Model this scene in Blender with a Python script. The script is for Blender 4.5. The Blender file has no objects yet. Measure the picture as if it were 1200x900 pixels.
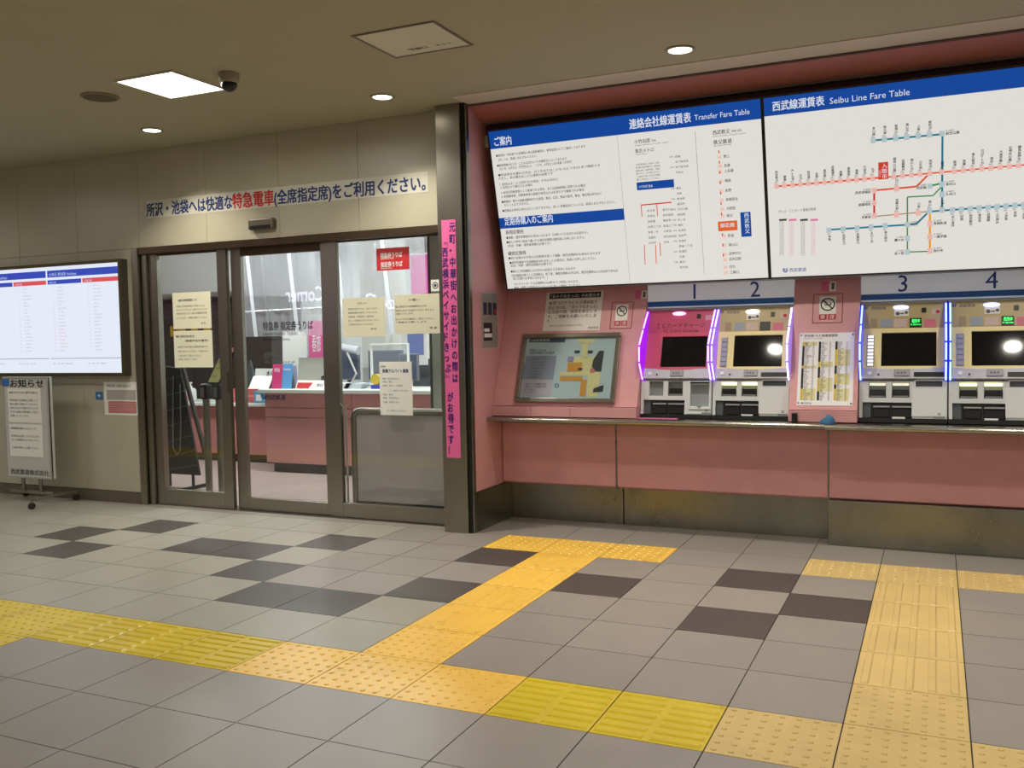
import bpy, bmesh, math, random
from mathutils import Vector, Matrix
random.seed(7)
S = bpy.context.scene
COL = S.collection

# ------------------------------------------------------------------ camera
CAM = Vector((1.4912596, -2.9522186, 1.3713482)); FPX = 1086.355
YAW, PITCH, ROLL = math.radians(-24.63096), math.radians(-2.95189), math.radians(-1.12062)
FW = Vector((math.sin(YAW)*math.cos(PITCH), math.cos(YAW)*math.cos(PITCH), math.sin(PITCH)))
_r = Vector((math.cos(YAW), -math.sin(YAW), 0)); _u = _r.cross(FW)
RT = _r*math.cos(ROLL) + _u*math.sin(ROLL)
UP = -_r*math.sin(ROLL) + _u*math.cos(ROLL)
cd = bpy.data.cameras.new('camera'); cam = bpy.data.objects.new('camera', cd); COL.objects.link(cam)
cd.sensor_fit = 'HORIZONTAL'; cd.sensor_width = 36; cd.lens = FPX/1200*36; cd.clip_start = .05
cam.matrix_world = Matrix(((RT.x, UP.x, -FW.x, CAM.x), (RT.y, UP.y, -FW.y, CAM.y), (RT.z, UP.z, -FW.z, CAM.z), (0, 0, 0, 1)))
S.camera = cam

# ------------------------------------------------------------------ world, exposure
w = bpy.data.worlds.new('world'); S.world = w; w.use_nodes = True
w.node_tree.nodes['Background'].inputs[0].default_value = (1, .96, .9, 1)
w.node_tree.nodes['Background'].inputs[1].default_value = .02
S.view_settings.view_transform = 'Standard'; S.view_settings.look = 'None'
S.view_settings.gamma = 1; S.view_settings.exposure = 0; S.view_settings.use_curve_mapping = False
PANEL_E, DOWN_E, OFFICE_E = 6, 8, 4.0
PANEL_W, DOWN_W = 17.5, 12

# pixel (1200x900) -> point on a surface of the place
def ray(x, y): return FW + RT*((x-600)/FPX) - UP*((y-450)/FPX)
def onY(x, y, Y): d = ray(x, y); return CAM + d*((Y-CAM.y)/d.y)
def onZ(x, y, Z=0): d = ray(x, y); return CAM + d*((Z-CAM.z)/d.z)
def onX(x, y, X): d = ray(x, y); return CAM + d*((X-CAM.x)/d.x)
def srgb(r, g, b):
    f = lambda c: c/12.92 if c <= .04045 else ((c+.055)/1.055)**2.4
    return (f(r/255), f(g/255), f(b/255))

# ------------------------------------------------------------------ materials
MATS = {}
def mat(name, col, rough=.5, metal=0, var=.0, vscale=8, bump=0, bscale=60, emit=0, ecol=None, stretch=None, alpha=1, trans=0, spec=.5, objvar=0, coat=0):
    if name in MATS: return MATS[name]
    m = bpy.data.materials.new(name); m.use_nodes = True; MATS[name] = m
    nt = m.node_tree; b = nt.nodes['Principled BSDF']; L = nt.links
    b.inputs['Base Color'].default_value = (*col, 1); b.inputs['Roughness'].default_value = rough
    b.inputs['Metallic'].default_value = metal; b.inputs['Alpha'].default_value = alpha
    b.inputs['Transmission Weight'].default_value = trans; b.inputs['Specular IOR Level'].default_value = spec
    b.inputs['Coat Weight'].default_value = coat
    if emit:
        b.inputs['Emission Color'].default_value = (*(ecol or col), 1); b.inputs['Emission Strength'].default_value = emit
    if var or bump or objvar:
        tc = nt.nodes.new('ShaderNodeTexCoord'); mp = nt.nodes.new('ShaderNodeMapping')
        L.new(tc.outputs['Object'], mp.inputs['Vector'])
        if stretch: mp.inputs['Scale'].default_value = stretch
    src = None
    if var:
        n = nt.nodes.new('ShaderNodeTexNoise'); n.inputs['Scale'].default_value = vscale; n.inputs['Detail'].default_value = 6; n.inputs['Roughness'].default_value = .65
        L.new(mp.outputs[0], n.inputs['Vector'])
        mr = nt.nodes.new('ShaderNodeMapRange'); mr.inputs[1].default_value = .3; mr.inputs[2].default_value = .7
        mr.inputs[3].default_value = 1-var; mr.inputs[4].default_value = 1+var
        L.new(n.outputs[0], mr.inputs[0]); src = mr.outputs[0]
        rr = nt.nodes.new('ShaderNodeMapRange'); rr.inputs[1].default_value = .3; rr.inputs[2].default_value = .7
        rr.inputs[3].default_value = max(.02, rough*(1-var*.8)); rr.inputs[4].default_value = min(1, rough*(1+var*.8))
        L.new(n.outputs[0], rr.inputs[0]); L.new(rr.outputs[0], b.inputs['Roughness'])
    if objvar:
        oi = nt.nodes.new('ShaderNodeObjectInfo'); mr = nt.nodes.new('ShaderNodeMapRange')
        mr.inputs[3].default_value = 1-objvar; mr.inputs[4].default_value = 1+objvar
        L.new(oi.outputs['Random'], mr.inputs[0])
        if src:
            mm = nt.nodes.new('ShaderNodeMath'); mm.operation = 'MULTIPLY'; L.new(src, mm.inputs[0]); L.new(mr.outputs[0], mm.inputs[1]); src = mm.outputs[0]
        else: src = mr.outputs[0]
    if src:
        vm = nt.nodes.new('ShaderNodeVectorMath'); vm.operation = 'SCALE'; vm.inputs[0].default_value = col
        L.new(src, vm.inputs['Scale']); L.new(vm.outputs[0], b.inputs['Base Color'])
    if bump:
        n2 = nt.nodes.new('ShaderNodeTexNoise'); n2.inputs['Scale'].default_value = bscale; n2.inputs['Detail'].default_value = 3
        L.new(mp.outputs[0], n2.inputs['Vector'])
        bp = nt.nodes.new('ShaderNodeBump'); bp.inputs['Strength'].default_value = bump; bp.inputs['Distance'].default_value = .004
        L.new(n2.outputs[0], bp.inputs['Height']); L.new(bp.outputs[0], b.inputs['Normal'])
    return m
def lit(name, rgb, strength=.85, base=.05):           # backlit print: gives off its own light
    c = srgb(*rgb); return mat(name, tuple(x*base for x in c), .25, emit=strength, ecol=c)
def flat(name, rgb, rough=.5, **k): return mat(name, srgb(*rgb), rough, **k)
def glass_mat(name, tint=(1, 1, 1), refl=1.0, haze=0):
    if name in MATS: return MATS[name]
    m = bpy.data.materials.new(name); m.use_nodes = True; MATS[name] = m; nt = m.node_tree; L = nt.links
    for n in list(nt.nodes): nt.nodes.remove(n)
    o = nt.nodes.new('ShaderNodeOutputMaterial'); t = nt.nodes.new('ShaderNodeBsdfTransparent'); t.inputs[0].default_value = (*tint, 1)
    g = nt.nodes.new('ShaderNodeBsdfGlossy'); g.inputs['Roughness'].default_value = .0
    lw = nt.nodes.new('ShaderNodeLayerWeight'); lw.inputs[0].default_value = .5
    pw = nt.nodes.new('ShaderNodeMath'); pw.operation = 'POWER'; pw.inputs[1].default_value = 5; L.new(lw.outputs['Facing'], pw.inputs[0])
    mu = nt.nodes.new('ShaderNodeMath'); mu.operation = 'MULTIPLY_ADD'; mu.inputs[1].default_value = .95*refl; mu.inputs[2].default_value = .045*refl; L.new(pw.outputs[0], mu.inputs[0]); mu.use_clamp = True
    mx = nt.nodes.new('ShaderNodeMixShader'); L.new(mu.outputs[0], mx.inputs[0]); L.new(t.outputs[0], mx.inputs[1]); L.new(g.outputs[0], mx.inputs[2])
    out = mx
    if haze:
        d = nt.nodes.new('ShaderNodeBsdfDiffuse'); d.inputs[0].default_value = (.9, .92, .95, 1)
        tl = nt.nodes.new('ShaderNodeBsdfTranslucent'); tl.inputs[0].default_value = (.9, .92, .95, 1)
        a = nt.nodes.new('ShaderNodeMixShader'); a.inputs[0].default_value = .5; L.new(d.outputs[0], a.inputs[1]); L.new(tl.outputs[0], a.inputs[2])
        m2 = nt.nodes.new('ShaderNodeMixShader'); m2.inputs[0].default_value = haze; L.new(mx.outputs[0], m2.inputs[1]); L.new(a.outputs[0], m2.inputs[2]); out = m2
    L.new(out.outputs[0], o.inputs[0]); return m

STEEL = mat('brushed_steel', srgb(152, 148, 136), .3, 1, var=.07, vscale=3, stretch=(1, 1, .25))
STEEL_H = mat('brushed_steel_long', srgb(160, 155, 144), .26, 1, var=.05, vscale=3, stretch=(.3, 1, 1))
STEEL_D = mat('aged_steel', srgb(140, 139, 128), .3, 1, var=.22, vscale=2.2, stretch=(1, 1, .7))
STEEL_B = mat('bronze_steel', srgb(92, 78, 62), .35, .9, var=.12, vscale=6)
PINK = mat('pink_laminate', srgb(216, 158, 161), .42, var=.05, vscale=6, bump=.05, bscale=200)
PINK_D = mat('pink_laminate_lower', srgb(212, 152, 156), .4, var=.06, vscale=5, bump=.05, bscale=200)
WALL = mat('cream_wall_panel', srgb(180, 175, 154), .35, var=.05, vscale=3, bump=.03, bscale=120)
CEIL = mat('ceiling_paint', srgb(174, 169, 143), .8, var=.02, vscale=2)
CEIL_T = mat('ceiling_trim_paint', srgb(205, 192, 172), .7, var=.02, vscale=2)
BLACK = flat('black_plastic', (14, 14, 15), .4)
DARK = flat('dark_gap', (18, 17, 16), .8)
WHITE = flat('white_paper', (240, 239, 232), .6)
CREAMP = flat('cream_paper', (214, 212, 192), .6)
GREYW = flat('machine_grey', (212, 216, 218), .45)
def paper_mat(name, rgb):
    m = flat(name, rgb, .7); nt = m.node_tree; b = nt.nodes['Principled BSDF']; o = nt.nodes['Material Output']
    tl = nt.nodes.new('ShaderNodeBsdfTranslucent'); tl.inputs[0].default_value = (*srgb(*rgb), 1)
    mx = nt.nodes.new('ShaderNodeMixShader'); mx.inputs[0].default_value = .35
    nt.links.new(b.outputs[0], mx.inputs[1]); nt.links.new(tl.outputs[0], mx.inputs[2]); nt.links.new(mx.outputs[0], o.inputs[0]); return m
GPAPER = paper_mat('glass_paper', (244, 241, 222)); GPAPER_W = paper_mat('glass_paper_white', (248, 247, 240))
INK = flat('ink_black', (26, 26, 28), .6); INKB = flat('ink_blue', (28, 50, 110), .6); INKG = flat('ink_grey', (95, 95, 95), .6)
INKR = flat('ink_red', (196, 40, 44), .6); INKW = flat('ink_white', (240, 240, 238), .6)
GLASS = glass_mat('clear_glass', (.94, .965, .955), 1.35)

# ------------------------------------------------------------------ mesh building
ORG = {}
class MB:
    def __init__(s): s.v = []; s.f = []; s.m = []; s.pieces = []; s.hold = False
    def add(s, vs, fs, mi=0):
        o = len(s.v); s.v += [Vector(v) for v in vs]; s.f += [tuple(i+o for i in f) for f in fs]; s.m += [mi]*len(fs); return s
    def box(s, x0, x1, y0, y1, z0, z1, mi=0):
        vs = [(x, y, z) for z in (z0, z1) for y in (y0, y1) for x in (x0, x1)]
        return s.add(vs, [(0, 2, 3, 1), (4, 5, 7, 6), (0, 1, 5, 4), (2, 6, 7, 3), (0, 4, 6, 2), (1, 3, 7, 5)], mi)
    def hexa(s, p, mi=0):      # 8 points: bottom 4 (loop), top 4 (loop)
        return s.add(p, [(3, 2, 1, 0), (4, 5, 6, 7), (0, 1, 5, 4), (1, 2, 6, 5), (2, 3, 7, 6), (3, 0, 4, 7)], mi)
    def prism(s, prof, x0, x1, mi=0):      # (y,z) profile extruded along x
        n = len(prof); vs = [(x0, y, z) for y, z in prof] + [(x1, y, z) for y, z in prof]
        fs = [tuple(range(n))[::-1], tuple(range(n, 2*n))] + [(i, (i+1) % n, n+(i+1) % n, n+i) for i in range(n)]
        return s.add(vs, fs, mi)
    def slab(s, pl, u0, u1, v0, v1, d0, d1, mi=0):      # box on a plane frame
        p = [pl.pt(u, v, d) for d in (d0, d1) for u, v in ((u0, v0), (u1, v0), (u1, v1), (u0, v1))]
        return s.hexa(p, mi)
    def poly(s, pl, pts, d0, d1, mi=0):
        n = len(pts); vs = [pl.pt(u, v, d0) for u, v in pts] + [pl.pt(u, v, d1) for u, v in pts]
        fs = [tuple(range(n))[::-1], tuple(range(n, 2*n))] + [(i, (i+1) % n, n+(i+1) % n, n+i) for i in range(n)]
        return s.add(vs, fs, mi)
    def frame(s, pl, u0, u1, v0, v1, t, d0, d1, mi=0):
        s.slab(pl, u0, u1, v0, v0+t, d0, d1, mi); s.slab(pl, u0, u1, v1-t, v1, d0, d1, mi)
        s.slab(pl, u0, u0+t, v0+t, v1-t, d0, d1, mi); return s.slab(pl, u1-t, u1, v0+t, v1-t, d0, d1, mi)
    def disc(s, pl, u, v, r, d0, d1, n=20, mi=0):
        return s.poly(pl, [(u+r*math.cos(2*math.pi*i/n), v+r*math.sin(2*math.pi*i/n)) for i in range(n)], d0, d1, mi)
    def ring(s, pl, u, v, r0, r1, d0, d1, n=24, mi=0, a0=0, a1=2*math.pi):
        full = abs(a1-a0-2*math.pi) < 1e-6
        k = n if full else n+1
        vs = []
        for i in range(k):
            a = a0+(a1-a0)*i/n
            for r, d in ((r0, d0), (r1, d0), (r1, d1), (r0, d1)): vs.append(pl.pt(u+r*math.cos(a), v+r*math.sin(a), d))
        fs = []
        for i in range(n):
            j = (i+1) % k
            for q in range(4): fs.append((i*4+q, i*4+(q+1) % 4, j*4+(q+1) % 4, j*4+q))
        if not full: fs += [(0, 1, 2, 3), (k*4-1, k*4-2, k*4-3, k*4-4)]
        return s.add(vs, fs, mi)
    def tube(s, path, r, n=10, mi=0, caps=True):
        path = [Vector(p) for p in path]; rs = r if isinstance(r, (list, tuple)) else [r]*len(path)
        t0 = (path[1]-path[0]).normalized(); a = Vector((0, 0, 1)) if abs(t0.z) < .9 else Vector((1, 0, 0))
        e1 = t0.cross(a).normalized(); vs = []
        for i, p in enumerate(path):
            t = ((path[min(i+1, len(path)-1)]-path[max(i-1, 0)])).normalized()
            e1 = (e1 - t*e1.dot(t)).normalized(); e2 = t.cross(e1)
            vs += [p+(e1*math.cos(2*math.pi*k/n)+e2*math.sin(2*math.pi*k/n))*rs[i] for k in range(n)]
        m = len(path); fs = [(i*n+k, i*n+(k+1) % n, (i+1)*n+(k+1) % n, (i+1)*n+k) for i in range(m-1) for k in range(n)]
        if caps: fs += [tuple(range(n))[::-1], tuple(range((m-1)*n, m*n))]
        return s.add(vs, fs, mi)
    def lathe(s, c, prof, n=24, mi=0):      # (r,z) profile about a vertical axis
        c = Vector(c); vs = [c+Vector((r*math.cos(2*math.pi*k/n), r*math.sin(2*math.pi*k/n), z)) for r, z in prof for k in range(n)]
        m = len(prof); fs = [(i*n+k, i*n+(k+1) % n, (i+1)*n+(k+1) % n, (i+1)*n+k) for i in range(m-1) for k in range(n)]
        fs += [tuple(range(n))[::-1], tuple(range((m-1)*n, m*n))]
        return s.add(vs, fs, mi)
    def text(s, pl, body, u, v, size, bold=0, sx=1, align='L', d=.0015, mi=0, rot=0, fit=None):
        """lettering lying on a plane; (u,v) = left end of the baseline"""
        vs, fs, x0, x1 = glyphs(body)
        if not s.hold: s.pieces.append((len(s.v), len(s.f)))
        if fit: sx = fit/max(1e-6, (x1-x0)*size)
        ox = {'L': -x0, 'C': -(x0+x1)/2, 'R': -x1}[align]; c, n = math.cos(rot), math.sin(rot)
        for i, (bx, by) in enumerate([(0, 0)] if bold < .011 else [(-bold, 0), (bold, 0)] if bold < .016 else [(-bold, -bold*.6), (bold, bold*.6), (bold, -bold*.6), (-bold, bold*.6)]):
            q = []
            for x, y in vs:
                a, b = (x+ox+bx)*size*sx, (y+by)*size
                q.append(pl.pt(u+a*c-b*n, v+a*n+b*c, d+i*.00005))
            s.add(q, fs, mi)
        return s
    def vtext(s, pl, body, u, v, size, step=None, bold=0, d=.0015, mi=0, sx=1):
        """upright Japanese set top to bottom; (u,v) = top middle"""
        s.pieces.append((len(s.v), len(s.f))); s.hold = True
        step = step or size*1.02; side = {'ー': 1, '～': 1, '『': 1, '』': 1, '「': 1, '」': 1, '（': 1, '）': 1}
        for i, ch in enumerate(body):
            if ch == ' ': continue
            cy = v-step*(i+.5)
            if ch in side:
                vs, fs, x0, x1 = glyphs(ch)
                q = [pl.pt(u+(y-.38)*size*sx, cy-(x-.5)*size, d) for x, y in vs]; s.add(q, fs, mi)
            else: s.text(pl, ch, u-size*sx*.5+(.25*size if ch in '。、' else 0), cy-.38*size+(.3*size if ch in '。、' else 0), size, bold, sx, d=d, mi=mi, align='L')
        s.hold = False
        return s
    def build(s, name, mats, parent=None, smooth=False, bevel=0, kind=None, label=None, cat=None, group=None, seg=2, origin=None):
        mats = mats if isinstance(mats, (list, tuple)) else [mats]
        if name.startswith('lettering') and parent is not None and len(s.pieces) > 1:
            if len(s.pieces) > 12: kind = 'stuff'
            elif s.pieces[0] == (0, 0):      # one part for each line of print
                ends = s.pieces[1:]+[(len(s.v), len(s.f))]; o = None
                for (va, fa), (vb, fb) in zip(s.pieces, ends):
                    if vb > va:
                        b = MB(); b.v = s.v[va:vb]; b.f = [tuple(i-va for i in f) for f in s.f[fa:fb]]; b.m = s.m[fa:fb]; o = b.build(name, mats, parent)
                return o
        if parent is not None: o0 = ORG[parent.name]
        else: o0 = Vector(origin) if origin is not None else (Vector((sum(v.x for v in s.v)/len(s.v), sum(v.y for v in s.v)/len(s.v), min(v.z for v in s.v))) if s.v else Vector())
        me = bpy.data.meshes.new(name); me.from_pydata([v-o0 for v in s.v], [], s.f)
        for m in mats: me.materials.append(m)
        if len(mats) > 1: me.polygons.foreach_set('material_index', s.m)
        me.validate()
        if len(s.f) < 4000:
            bm = bmesh.new(); bm.from_mesh(me); 
            if not name.startswith('letter'): bmesh.ops.recalc_face_normals(bm, faces=bm.faces)
            bm.to_mesh(me); bm.free()
        if smooth:
            me.polygons.foreach_set('use_smooth', [True]*len(me.polygons))
            if hasattr(me, 'set_sharp_from_angle'): me.set_sharp_from_angle(angle=math.radians(40))
        o = bpy.data.objects.new(name, me); COL.objects.link(o)
        if parent is not None: o.parent = parent
        else: o.location = o0
        ORG[o.name] = o0
        if bevel:
            b = o.modifiers.new('bevel', 'BEVEL'); b.width = bevel; b.segments = seg; b.limit_method = 'ANGLE'; b.angle_limit = math.radians(35)
        tag(o, label, cat, group, kind); return o
def tag(o, label=None, cat=None, group=None, kind=None):
    for k, v in (('label', label), ('category', cat), ('group', group), ('kind', kind)):
        if v: o[k] = v
    return o
def thing(name, loc, label, cat, group=None, kind=None):
    o = bpy.data.objects.new(name, None); COL.objects.link(o); o.location = loc; o.empty_display_size = .1
    ORG[o.name] = Vector(loc); return tag(o, label, cat, group, kind)

class Plane:
    def __init__(s, O, U, V): s.O = Vector(O); s.U = Vector(U).normalized(); s.V = Vector(V).normalized(); s.N = s.U.cross(s.V).normalized()
    def pt(s, u, v, d=0): return s.O+s.U*u+s.V*v+s.N*d
    def px(s, x, y):
        d = ray(x, y); p = CAM+d*((s.O-CAM).dot(s.N)/d.dot(s.N))-s.O; return p.dot(s.U), p.dot(s.V)
    def off(s, d): return Plane(s.O+s.N*d, s.U, s.V)
def wallplane(Y): return Plane((0, Y, 0), (1, 0, 0), (0, 0, 1))      # faces -Y; u = X, v = Z

# text shapes come from a scratch scene with one text curve
_ts = bpy.data.scenes.new('scratch'); _tc = bpy.data.curves.new('scratch', 'FONT'); _to = bpy.data.objects.new('scratch', _tc); _ts.collection.objects.link(_to)
_gc = {}
def glyphs(body, bold=0):
    k = (body, bold)
    if k not in _gc:
        _tc.body = body; _tc.offset = bold; _tc.resolution_u = 2; vl = _ts.view_layers[0]; vl.update()
        e = _to.evaluated_get(vl.depsgraph); me = e.to_mesh()
        vs = [(v.co.x, v.co.y) for v in me.vertices]; fs = [tuple(p.vertices) for p in me.polygons]; e.to_mesh_clear()
        xs = [v[0] for v in vs] or [0]; _gc[k] = (vs, fs, min(xs), max(xs))
    return _gc[k]
def copy_tree(o, parent=None):
    c = o.copy(); COL.objects.link(c); ORG[c.name] = ORG[o.name]
    if parent is not None: c.parent = parent
    for ch in list(o.children): copy_tree(ch, c)
    return c
def ptext(mb, pl, body, x, y, hpx, x2=None, bold=.0, d=.0015, mi=0, align='L'):
    u, v = pl.px(x, y); size = (pl.px(x, y-hpx)[1]-v)/.78
    fit = (pl.px(x2, y)[0]-u) if x2 else None
    mb.text(pl, body, u, v, size, bold, 1, align, d, mi, fit=fit)
def pslab(mb, pl, x0, y0, x1, y1, d0, d1, mi=0, xr=None):
    """slab from two opposite corner pixels"""
    (a, b), (c, e) = pl.px(x0, y0), pl.px(x1, y1)
    mb.slab(pl, min(a, c), max(a, c), min(b, e), max(b, e), d0, d1, mi)
def holed(mb, pl, u0, u1, v0, v1, holes, d0, d1, mi=0):
    us = sorted({u0, u1, *[h[0] for h in holes], *[h[1] for h in holes]}); vs = sorted({v0, v1, *[h[2] for h in holes], *[h[3] for h in holes]})
    for i in range(len(us)-1):
        run = None
        for j in range(len(vs)-1):
            cu, cv = (us[i]+us[i+1])/2, (vs[j]+vs[j+1])/2
            ins = any(h[0] < cu < h[1] and h[2] < cv < h[3] for h in holes)
            if ins:
                if run is not None: mb.slab(pl, us[i], us[i+1], run, vs[j], d0, d1, mi); run = None
            elif run is None: run = vs[j]
        if run is not None: mb.slab(pl, us[i], us[i+1], run, v1, d0, d1, mi)

# ================================================================== SETTING
ZC = 2.97; T = .4
YD = 2.87            # door wall face
XP0, XP1 = -1.665, -1.44   # steel pilaster
XE = 4.2             # far end of the ticket wall

# ---- floor and its tiles
floor = MB().box(-12, 4.6, -10, 3.6, -.12, -.0035).build('floor', flat('tile_joint', (46, 42, 38), .9), kind='structure', label='grey tiled concourse floor', origin=(0, 0, 0))
def tmat(name, rgb, rough, var=.05, bump=.04):
    m = mat(name, srgb(*rgb), rough, var=var, vscale=3.5, bump=bump, bscale=90, objvar=.035)
    nt = m.node_tree; g = nt.nodes.new('ShaderNodeNewGeometry'); mp = [n for n in nt.nodes if n.type == 'MAPPING'][0]
    nt.links.new(g.outputs['Position'], mp.inputs['Vector']); return m
TG = tmat('tile_grey', (147, 141, 134), .33); TL = tmat('tile_light', (160, 157, 145), .32); TK = tmat('tile_dark', (80, 75, 72), .34)
YA = tmat('tactile_orange', (240, 194, 84), .28, .07); YB = tmat('tactile_lemon', (212, 186, 38), .3, .1); YC = tmat('tactile_tan', (208, 180, 116), .42, .09)
def tile_mesh(name, m, pat):
    b = MB(); g = .0024; b.box(g, T-g, g, T-g, -.012, 0)
    if pat == 'dot':
        for a in range(7):
            for c in range(7):
                cx, cy = T*(a+.5)/7, T*(c+.5)/7; n = 8
                vs = [(cx+r*math.cos(2*math.pi*k/n), cy+r*math.sin(2*math.pi*k/n), z) for r, z in ((.0115, 0), (.0075, .004)) for k in range(n)]
                b.add(vs, [(k, (k+1) % n, n+(k+1) % n, n+k) for k in range(n)]+[tuple(range(n, 2*n))])
    def bar(x0, x1, y0, y1, h, c):
        b.hexa([(x0, y0, 0), (x1, y0, 0), (x1, y1, 0), (x0, y1, 0), (x0+c, y0+c, h), (x1-c, y0+c, h), (x1-c, y1-c, h), (x0+c, y1-c, h)])
    if pat == 'bary':
        for a in range(5): cx = T*(a+.5)/5; bar(cx-.017, cx+.017, .012, T-.012, .005, .006)
    if pat == 'barx':
        for sgm in (0, 1):
            for a in range(7): cy = T*(a+.5)/7; bar(sgm*T/2+.012, sgm*T/2+T/2-.012, cy-.016, cy+.016, .0055, .008)
    me = bpy.data.meshes.new(name); me.from_pydata([Vector(v) for v in b.v], [], b.f); me.materials.append(m); me.validate(); return me
TM = {k: tile_mesh(*v) for k, v in {'g': ('floor_tile', TG, ''), 'l': ('floor_tile', TL, ''), 'k': ('floor_tile', TK, ''), 'ad': ('tactile_tile', YA, 'dot'), 'ay': ('tactile_tile', YA, 'bary'),
      'bx': ('tactile_tile', YB, 'barx'), 'bd': ('tactile_tile', YB, 'dot'), 'cd': ('tactile_tile', YC, 'dot'), 'cy': ('tactile_tile', YC, 'bary')}.items()}
kind = {}
for i, j in [(-5, 2), (-4, 2), (-6, 3), (-6, 5), (-7, 4), (-8, 4), (-11, 4), (-10, 5), (-10, 3), (-3, 3), (-3, 5), (-1, 4), (1, 5), (1, 3), (2, 4)]: kind[i, j] = 'k'
for i in (-3, -2, -1): kind[i, 0] = 'ad'; kind[i, 6] = 'ad'
kind[-2, 1] = 'ad'
for j in range(2, 6): kind[-2, j] = 'ay'; kind[3, j] = 'cy'
for i in (0, 1, -4, -5, -6): kind[i, 0] = 'bx'
for i in range(-20, -6): kind[i, 0] = 'bd'; kind[i, -1] = 'bd'
for i in (2, 3, 4, 5, 6): kind[i, 0] = 'cd'; kind[i, 6] = 'cd'
kind[3, 1] = 'cd'
rest = MB(); npick = 0
def in_view(i, j):
    for a in (0, .5, 1):
        for c in (0, .5, 1):
            d = Vector(((i+a)*T, (j+c)*T, 0))-CAM; z = d.dot(FW)
            if z > .3 and abs(d.dot(RT)/z*FPX) < 640 and abs(d.dot(UP)/z*FPX) < 480: return True
    return False
for j in range(-24, 9):
    for i in range(-29, 11):
        x0, y0 = i*T, j*T
        if j == 8: continue
        if j == 7 and i*T < XP1-.4: 
            continue
        if x0 < -12 or y0 < -10: continue
        k = kind.get((i, j)) or ('l' if (i <= -6 or (i <= -3 and j <= 2)) and j > 0 else 'g')
        pick = in_view(i, j) or k[0] in 'abc'
        if pick:
            me = TM[k]; o = bpy.data.objects.new(me.name.split('.')[0], me); COL.objects.link(o); o.location = (x0, y0, 0); o.parent = floor; npick += 1
        else: rest.box(x0+.0016, x0+T-.0016, y0+.0016, y0+T-.0016, -.012, 0)
for i in range(-29, -4):      # cut tiles along the door wall
    x0 = i*T; rest.box(x0+.0016, x0+T-.0016, 2.8016, 2.96, -.012, 0)
for i in range(-4, 11):      # cut tiles against the ticket wall
    x0 = i*T; rest.box(x0+.0016, x0+T-.0016, 3.2016, 3.4, -.012, 0)
rest.build('tile', TG, floor, kind='stuff')

# ---- ceiling
ceiling = MB().box(-12, 4.6, -10, 3.7, ZC, ZC+.1).build('ceiling', CEIL, kind='structure', label='flat beige concourse ceiling', origin=(0, 0, ZC))
MB().box(XP1, XE, 2.57, 2.80, ZC-.005, ZC).build('ceiling_trim', CEIL_T, ceiling)

# ---- rear part of the concourse (behind the photographer)
MB().box(-12.1, -12, -10, 3.0, 0, ZC).build('wall_west', WALL, kind='structure', label='plain cream wall closing the concourse')
MB().box(4.6, 4.7, -10, 3.6, 0, ZC).build('wall_east', WALL, kind='structure', label='plain cream wall beyond the ticket machines')
MB().box(-12, 4.6, -10.1, -10, 0, ZC).build('wall_rear', WALL, kind='structure', label='plain cream wall across the concourse')

# ---- door wall
wall_left = MB().box(-12, -4.665, YD+.012, 3.05, 0, ZC).box(-4.665, XP0, YD+.012, 3.05, 2.17, ZC).build('wall_left', flat('panel_joint', (120, 114, 98), .7), kind='structure', label='cream panelled wall around the glass doors', origin=(-5, YD, 0))
xs = [XP0-.73*k for k in range(15)]
for k in range(14):
    a, b = xs[k+1], xs[k]
    for z0, z1 in ((.1, 1.02), (1.02, 2.17), (2.17, ZC)):
        aa, bb = a, b
        if z0 < 2:
            if b <= -4.665: pass
            elif a < -4.665: bb = -4.665
            else: continue
        aa = max(aa, -12)
        if bb-aa < .02: continue
        MB().box(aa+.0012, bb-.0012, YD, YD+.014, z0+.0012, z1-.0012).build('wall_panel', WALL, wall_left, bevel=.001, seg=1)
MB().box(-12, -4.665, YD-.008, YD+.02, 0, .097).build('baseboard_left', flat('brown_baseboard', (96, 88, 74), .4, var=.06), kind='structure', label='dark brown skirting below the cream panels')

# ---- steel pilaster between doors and ticket wall
pil = MB().box(XP0, -1.475, 2.74, 3.05, 0, ZC).build('trim_1', STEEL, kind='structure', label='brushed steel pilaster between doors and pink wall', bevel=.004)
MB().box(-1.475, -1.45, 2.758, 3.05, 0, ZC).build('groove', DARK, pil)
MB().box(-1.452, XP1+.004, 2.765, 2.80, 0, ZC).build('edge_strip', STEEL_D, pil)

# ---- ticket wall
CX = [(-.355, .64), (1.05, 2.06)]      # machine bays
wall_right = MB().box(-1.5, XE, 3.56, 3.75, 0, ZC).build('wall_right', flat('bay_back', (70, 44, 44), .8), kind='structure', label='pink laminate wall holding ticket machines', origin=(0, 3.5, 0))
def wr(mb, name, m, **k): return mb.build(name, m, wall_right, **k)
wr(MB().box(-1.5, XP1, 2.80, 3.56, .285, ZC), 'side_panel', PINK)
wr(MB().box(-1.5, XP1+.004, 2.80, 3.40, 0, .28), 'skirting_panel', STEEL_D, bevel=.002)
wr(MB().box(XP1, XE, 2.80, 2.832, ZC-.012, ZC), 'header_strip', flat('strip_brown', (84, 72, 64), .5))
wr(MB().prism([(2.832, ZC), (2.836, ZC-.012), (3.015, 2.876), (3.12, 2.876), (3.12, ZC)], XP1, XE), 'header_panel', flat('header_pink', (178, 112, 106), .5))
wr(MB().box(XP1, XE, 3.012, 3.045, 2.866, 2.8755), 'header_strip', flat('strip_grey_brown', (110, 100, 90), .5))
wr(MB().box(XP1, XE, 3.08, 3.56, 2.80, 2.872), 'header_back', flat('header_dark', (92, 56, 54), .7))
def slopeY(z): return 3.07+(z-.79)*.34/.915
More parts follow.
